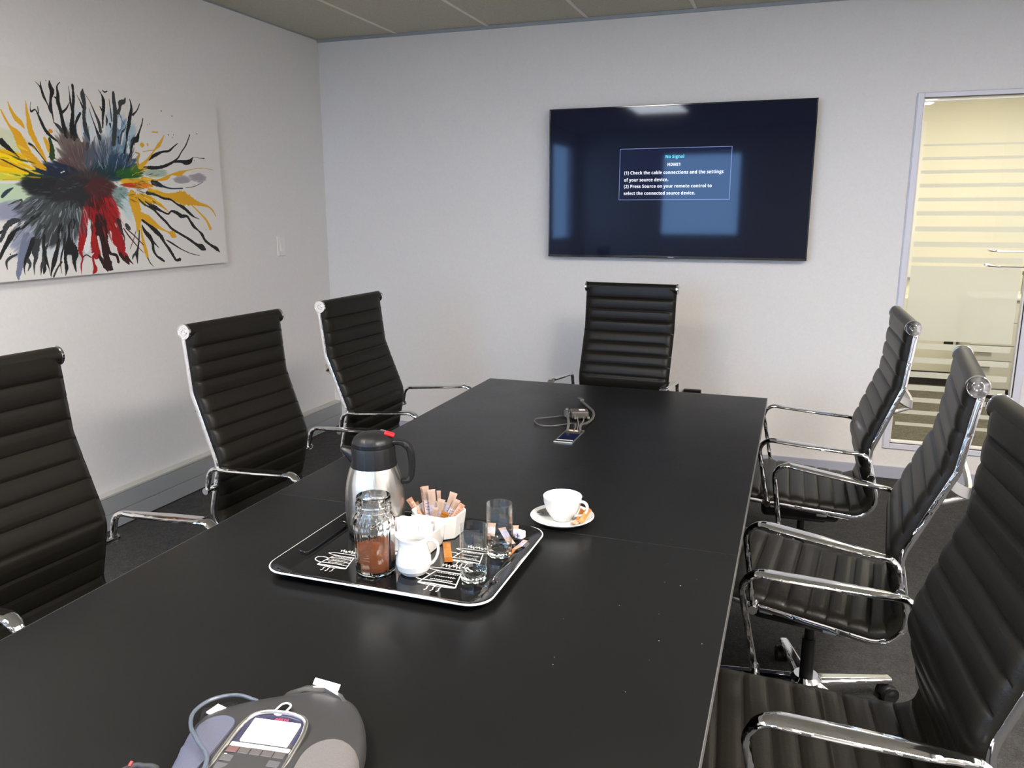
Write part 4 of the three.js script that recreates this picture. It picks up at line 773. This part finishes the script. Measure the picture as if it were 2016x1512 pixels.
// ---------- conference phone ----------
{
  const CX = 2.385, CZ = 3.965, t = thing('conference_phone', 'dark grey conference phone with lit white display at the bottom edge', 'phone', [CX, TY, CZ]);
  const plan = curve([[2.238, 0, 3.915], [2.262, 0, 3.878], [2.31, 0, 3.838], [2.365, 0, 3.806], [2.42, 0, 3.815], [2.468, 0, 3.868], [2.5, 0, 3.945], [2.515, 0, 4.03], [2.5, 0, 4.1], [2.43, 0, 4.14], [2.345, 0, 4.14], [2.3, 0, 4.09], [2.276, 0, 4.02], [2.252, 0, 3.965]], 72, true).slice(0, 72).map((p) => V(p.x - CX, 0, p.z - CZ)).reverse();
  const prof = [[.95, 0], [.985, .004], [1, .012], [1, .02], [.975, .03], [.92, .0375], [.82, .0445], [.68, .05], [.5, .0535], [.3, .0555], [.12, .056]];
  obj('housing', loft(prof.map(([k, y]) => plan.map((p) => V(p.x * k, y, p.z * k))), { crease: 0.9 }), std([0.028, 0.028, 0.029], 0.42), t);
  const R = (x, z) => { const a = Math.atan2(z, x); let b = plan[0], d = 9; for (const p of plan) { const e = Math.abs(Math.atan2(Math.sin(Math.atan2(p.z, p.x) - a), Math.cos(Math.atan2(p.z, p.x) - a))); if (e < d) { d = e; b = p; } } return Math.hypot(b.x, b.z); };
  const hgt = (x, z) => { const k = Math.hypot(x, z) / R(x, z); for (let i = 3; i < prof.length - 1; i++) if (k >= prof[i + 1][0]) { const [a, y] = prof[i], [b, w] = prof[i + 1]; return y + (w - y) * Math.min(1, (a - k) / (a - b)); } return .056; };
  const patch = (pts, off) => { const c = curve(pts.map(([x, z]) => [x - CX, 0, z - CZ]), 44, true).slice(0, 44); let ar = 0; c.forEach((p, i) => { const n = c[(i + 1) % 44]; ar += p.x * n.z - n.x * p.z; }); if (ar > 0) c.reverse(); const m = c.reduce((s, p) => s.add(p), V(0, 0, 0)).divideScalar(44); return loft([1.02, 1, .85, .6, .35, .12].map((k, i) => c.map((p) => { const x = m.x + (p.x - m.x) * k, z = m.z + (p.z - m.z) * k; return V(x, hgt(x, z) + (i ? off : -.002), z); })), { crease: 0.9, uv: (p) => [p.x, p.z] }); };
  const clothL = std([0.11, 0.115, 0.17], 0.8, { map: clothMap }), clothR = std([0.15, 0.14, 0.14], 0.85, { map: clothMap });
  const pl = patch([[2.258, 3.95], [2.285, 3.928], [2.312, 3.935], [2.322, 3.97], [2.326, 4.05], [2.312, 4.085], [2.298, 4.075], [2.28, 4.02]], .003); obj('speaker_cloth', pl, clothL, t);
  obj('speaker_cloth', patch([[2.435, 3.955], [2.446, 3.927], [2.468, 3.915], [2.49, 3.925], [2.504, 3.98], [2.511, 4.04], [2.49, 4.095], [2.46, 4.1], [2.45, 4.03]], .003), clothR, t);
  // control panel: silver rim, dark inset, display, keys; local x across, z towards the reader
  const p = new THREE.Group(); p.name = 'control_panel'; t.add(p); p.position.set(2.369 - CX, .0595, 3.913 - CZ); p.rotation.set(0.1, 0.14, 0, 'YXZ');
  const out = (k, y) => { const o = []; for (const [x, z] of [[-.041, .13], [-.0445, .1], [-.045, .06], [-.043, .022], [-.036, .004], [-.02, -.004], [0, -.006], [.02, -.004], [.036, .004], [.043, .022], [.045, .06], [.0445, .1], [.041, .13]]) o.push([x, 0, z]); return curve(o, 70, false).map((q) => V(q.x * k, y, .06 + (q.z - .06) * (1 - (1 - k) * 0.75))); };
  obj('rim', sweep(out(1, 0.002), () => ell(.0028, .0032, 12), V(0, 1, 0)), M.alu, p);
  obj('plate', loft([out(.99, -.006), out(.99, .0005), out(.5, .0008), out(.05, .0008)].map((r) => r.reverse()), { crease: 0.3 }), std([0.02, 0.02, 0.045], 0.35), p);
  const dg = new THREE.BoxGeometry(.064, .003, .04); dg.translate(.001, .002, .031);
  obj('display', dg, std([0.7, 0.7, 0.7], 0.25, { emissive: new THREE.Color(1, 1, 1), emissiveIntensity: 0.36 }), p);
  obj('silver_plate', [box(-.04, .04, .0008, .003, .054, .0605, .001), box(-.039, .039, .0008, .0026, .0735, .13, .001)], std([0.82, 0.81, 0.8], 0.3), p);
  for (let i = 0; i < 5; i++) obj('key', box(-.039 + i * .0157, -.0242 + i * .0157, .0008, .0045, .062, .0725, .0012), std(i ? [0.055, 0.048, 0.048] : [0.09, 0.04, 0.04], 0.5), p);
  for (const x of [-.031, .031]) for (let i = 0; i < 3; i++) obj('key', box(x - .008, x + .008, .002, .0052, .077 + i * .0135, .088 + i * .0135, .0012), std([0.055, 0.055, 0.06], 0.5), p);
  const lc = document.createElement('canvas'); lc.width = 128; lc.height = 32; const q = lc.getContext('2d'); q.fillStyle = '#1a1a34'; q.fillRect(0, 0, 128, 32); q.fillStyle = '#c83a54'; q.font = 'bold 30px sans-serif'; q.textAlign = 'center'; q.textBaseline = 'middle'; q.fillText('AVAYA', 64, 17, 112);
  const lt = new THREE.CanvasTexture(lc); lt.colorSpace = THREE.SRGBColorSpace; const lg = new THREE.PlaneGeometry(.026, .0065); lg.rotateX(-Math.PI / 2); lg.translate(.004, .0012, .0055); obj('maker_mark', lg, std([1, 1, 1], 0.4, { map: lt }), p);
  const lens = rrect(.0145, .026, .0072, 8).map(([x, z]) => V(2.361 - CX + x, .0605, 3.899 - CZ + z));
  obj('indicator_lens', loft([lens.map((v) => v.clone().setY(.052)), lens, lens.map((v) => V(v.x * 0.02 + (2.361 - CX) * .98, .0605, v.z * 0.02 + (3.899 - CZ) * .98))], { crease: 0.3 }), M.blackGloss, t);
  obj('lens_ring', new THREE.TubeGeometry(new THREE.CatmullRomCurve3(lens, true), 60, .0014, 8, true), M.white, t);
  // rear tip: bright bevelled cap
  obj('rear_cap', loft([[-.058, .026], [-.05, .0345], [-.03, .0395], [0, .041], [.03, .0395], [.045, .0365], [.06, .028]].map(([x, y], i) => { const z = 3.812 - CZ + Math.abs(x + .003) ** 2 * 9; return [[-.004, -.006], [.004, -.004], [.004, .003], [-.004, .001]].map(([dz, dy]) => V(x + 2.372 - CX, y + dy, z + dz)); }), { crease: 0.5 }), M.alu, t);
  obj('rear_plate', at(new RoundedBoxGeometry(.044, .0025, .010, 3, .001), 2.371 - CX, .0445, 3.809 - CZ, 0.75, -0.08), M.white, t);
  // left port with pale tag
  obj('port_recess', at(new RoundedBoxGeometry(.05, .014, .05, 3, .005), 2.262 - CX, .0305, 3.907 - CZ, 0, 0.6, 0.12), M.black, t);
  obj('port_tag', at(new RoundedBoxGeometry(.016, .003, .022, 2, .001), 2.256 - CX, .0385, 3.905 - CZ, 0, -0.12, -0.1), std([0.6, 0.59, 0.57], 0.4), t);
  obj('cord', capped([[2.295, .777, 3.866], [2.27, .787, 3.876], [2.246, .79, 3.9], [2.242, .79, 3.93], [2.262, .793, 3.96], [2.3, .8, 3.99], [2.335, .803, 4.015], [2.352, .80, 4.05]].map(([x, y, z]) => [x - CX, y - TY, z - CZ]), .0027, 60, 10), std([0.07, 0.085, 0.11], 0.4), t);
  const k = thing('coiled_cable', 'small coil of black cable with a red tag at the bottom left', 'cable', [2.25, TY, 4.05]);
  const coil = []; for (let i = 0; i <= 90; i++) { const a = i / 90 * Math.PI * 2 * 5; coil.push([0.026 * Math.cos(a) * (1 - 0.12 * Math.sin(i)), .008 + i / 90 * .03, .026 * Math.sin(a) * (1 - 0.1 * Math.cos(i * 1.7))]); }
  obj('cord', tube(coil, .0042, 320, 8), M.rubber, k);
  obj('core', at(new THREE.SphereGeometry(.019, 20, 12), 0, .024, 0), M.black, k);
  obj('tag', at(new RoundedBoxGeometry(.004, .007, .003, 2, .001), -.012, .0465, -.012, -1.0), std([0.22, 0.02, 0.025], 0.5), k);
}

{ // specks and crumbs on the right half of the table
  const gs = []; for (let i = 0; i < 26; i++) { const x = 2.55 + 0.32 * rnd(), z = 2.5 + 1.15 * rnd(), r = 0.0004 + 0.0004 * rnd() ** 2; gs.push(at(new THREE.SphereGeometry(r, 6, 4).scale(1 + rnd(), 0.5, 1 + 2 * rnd()), x, TY + r * 0.4, z, 0, rnd() * 6)); }
  const m = obj('crumbs', gs, std([0.2, 0.2, 0.19], 0.9)); m.userData = { kind: 'stuff', label: 'tiny pale specks scattered on the right half of the table', category: 'crumbs' };
}

renderer.render(scene, camera);
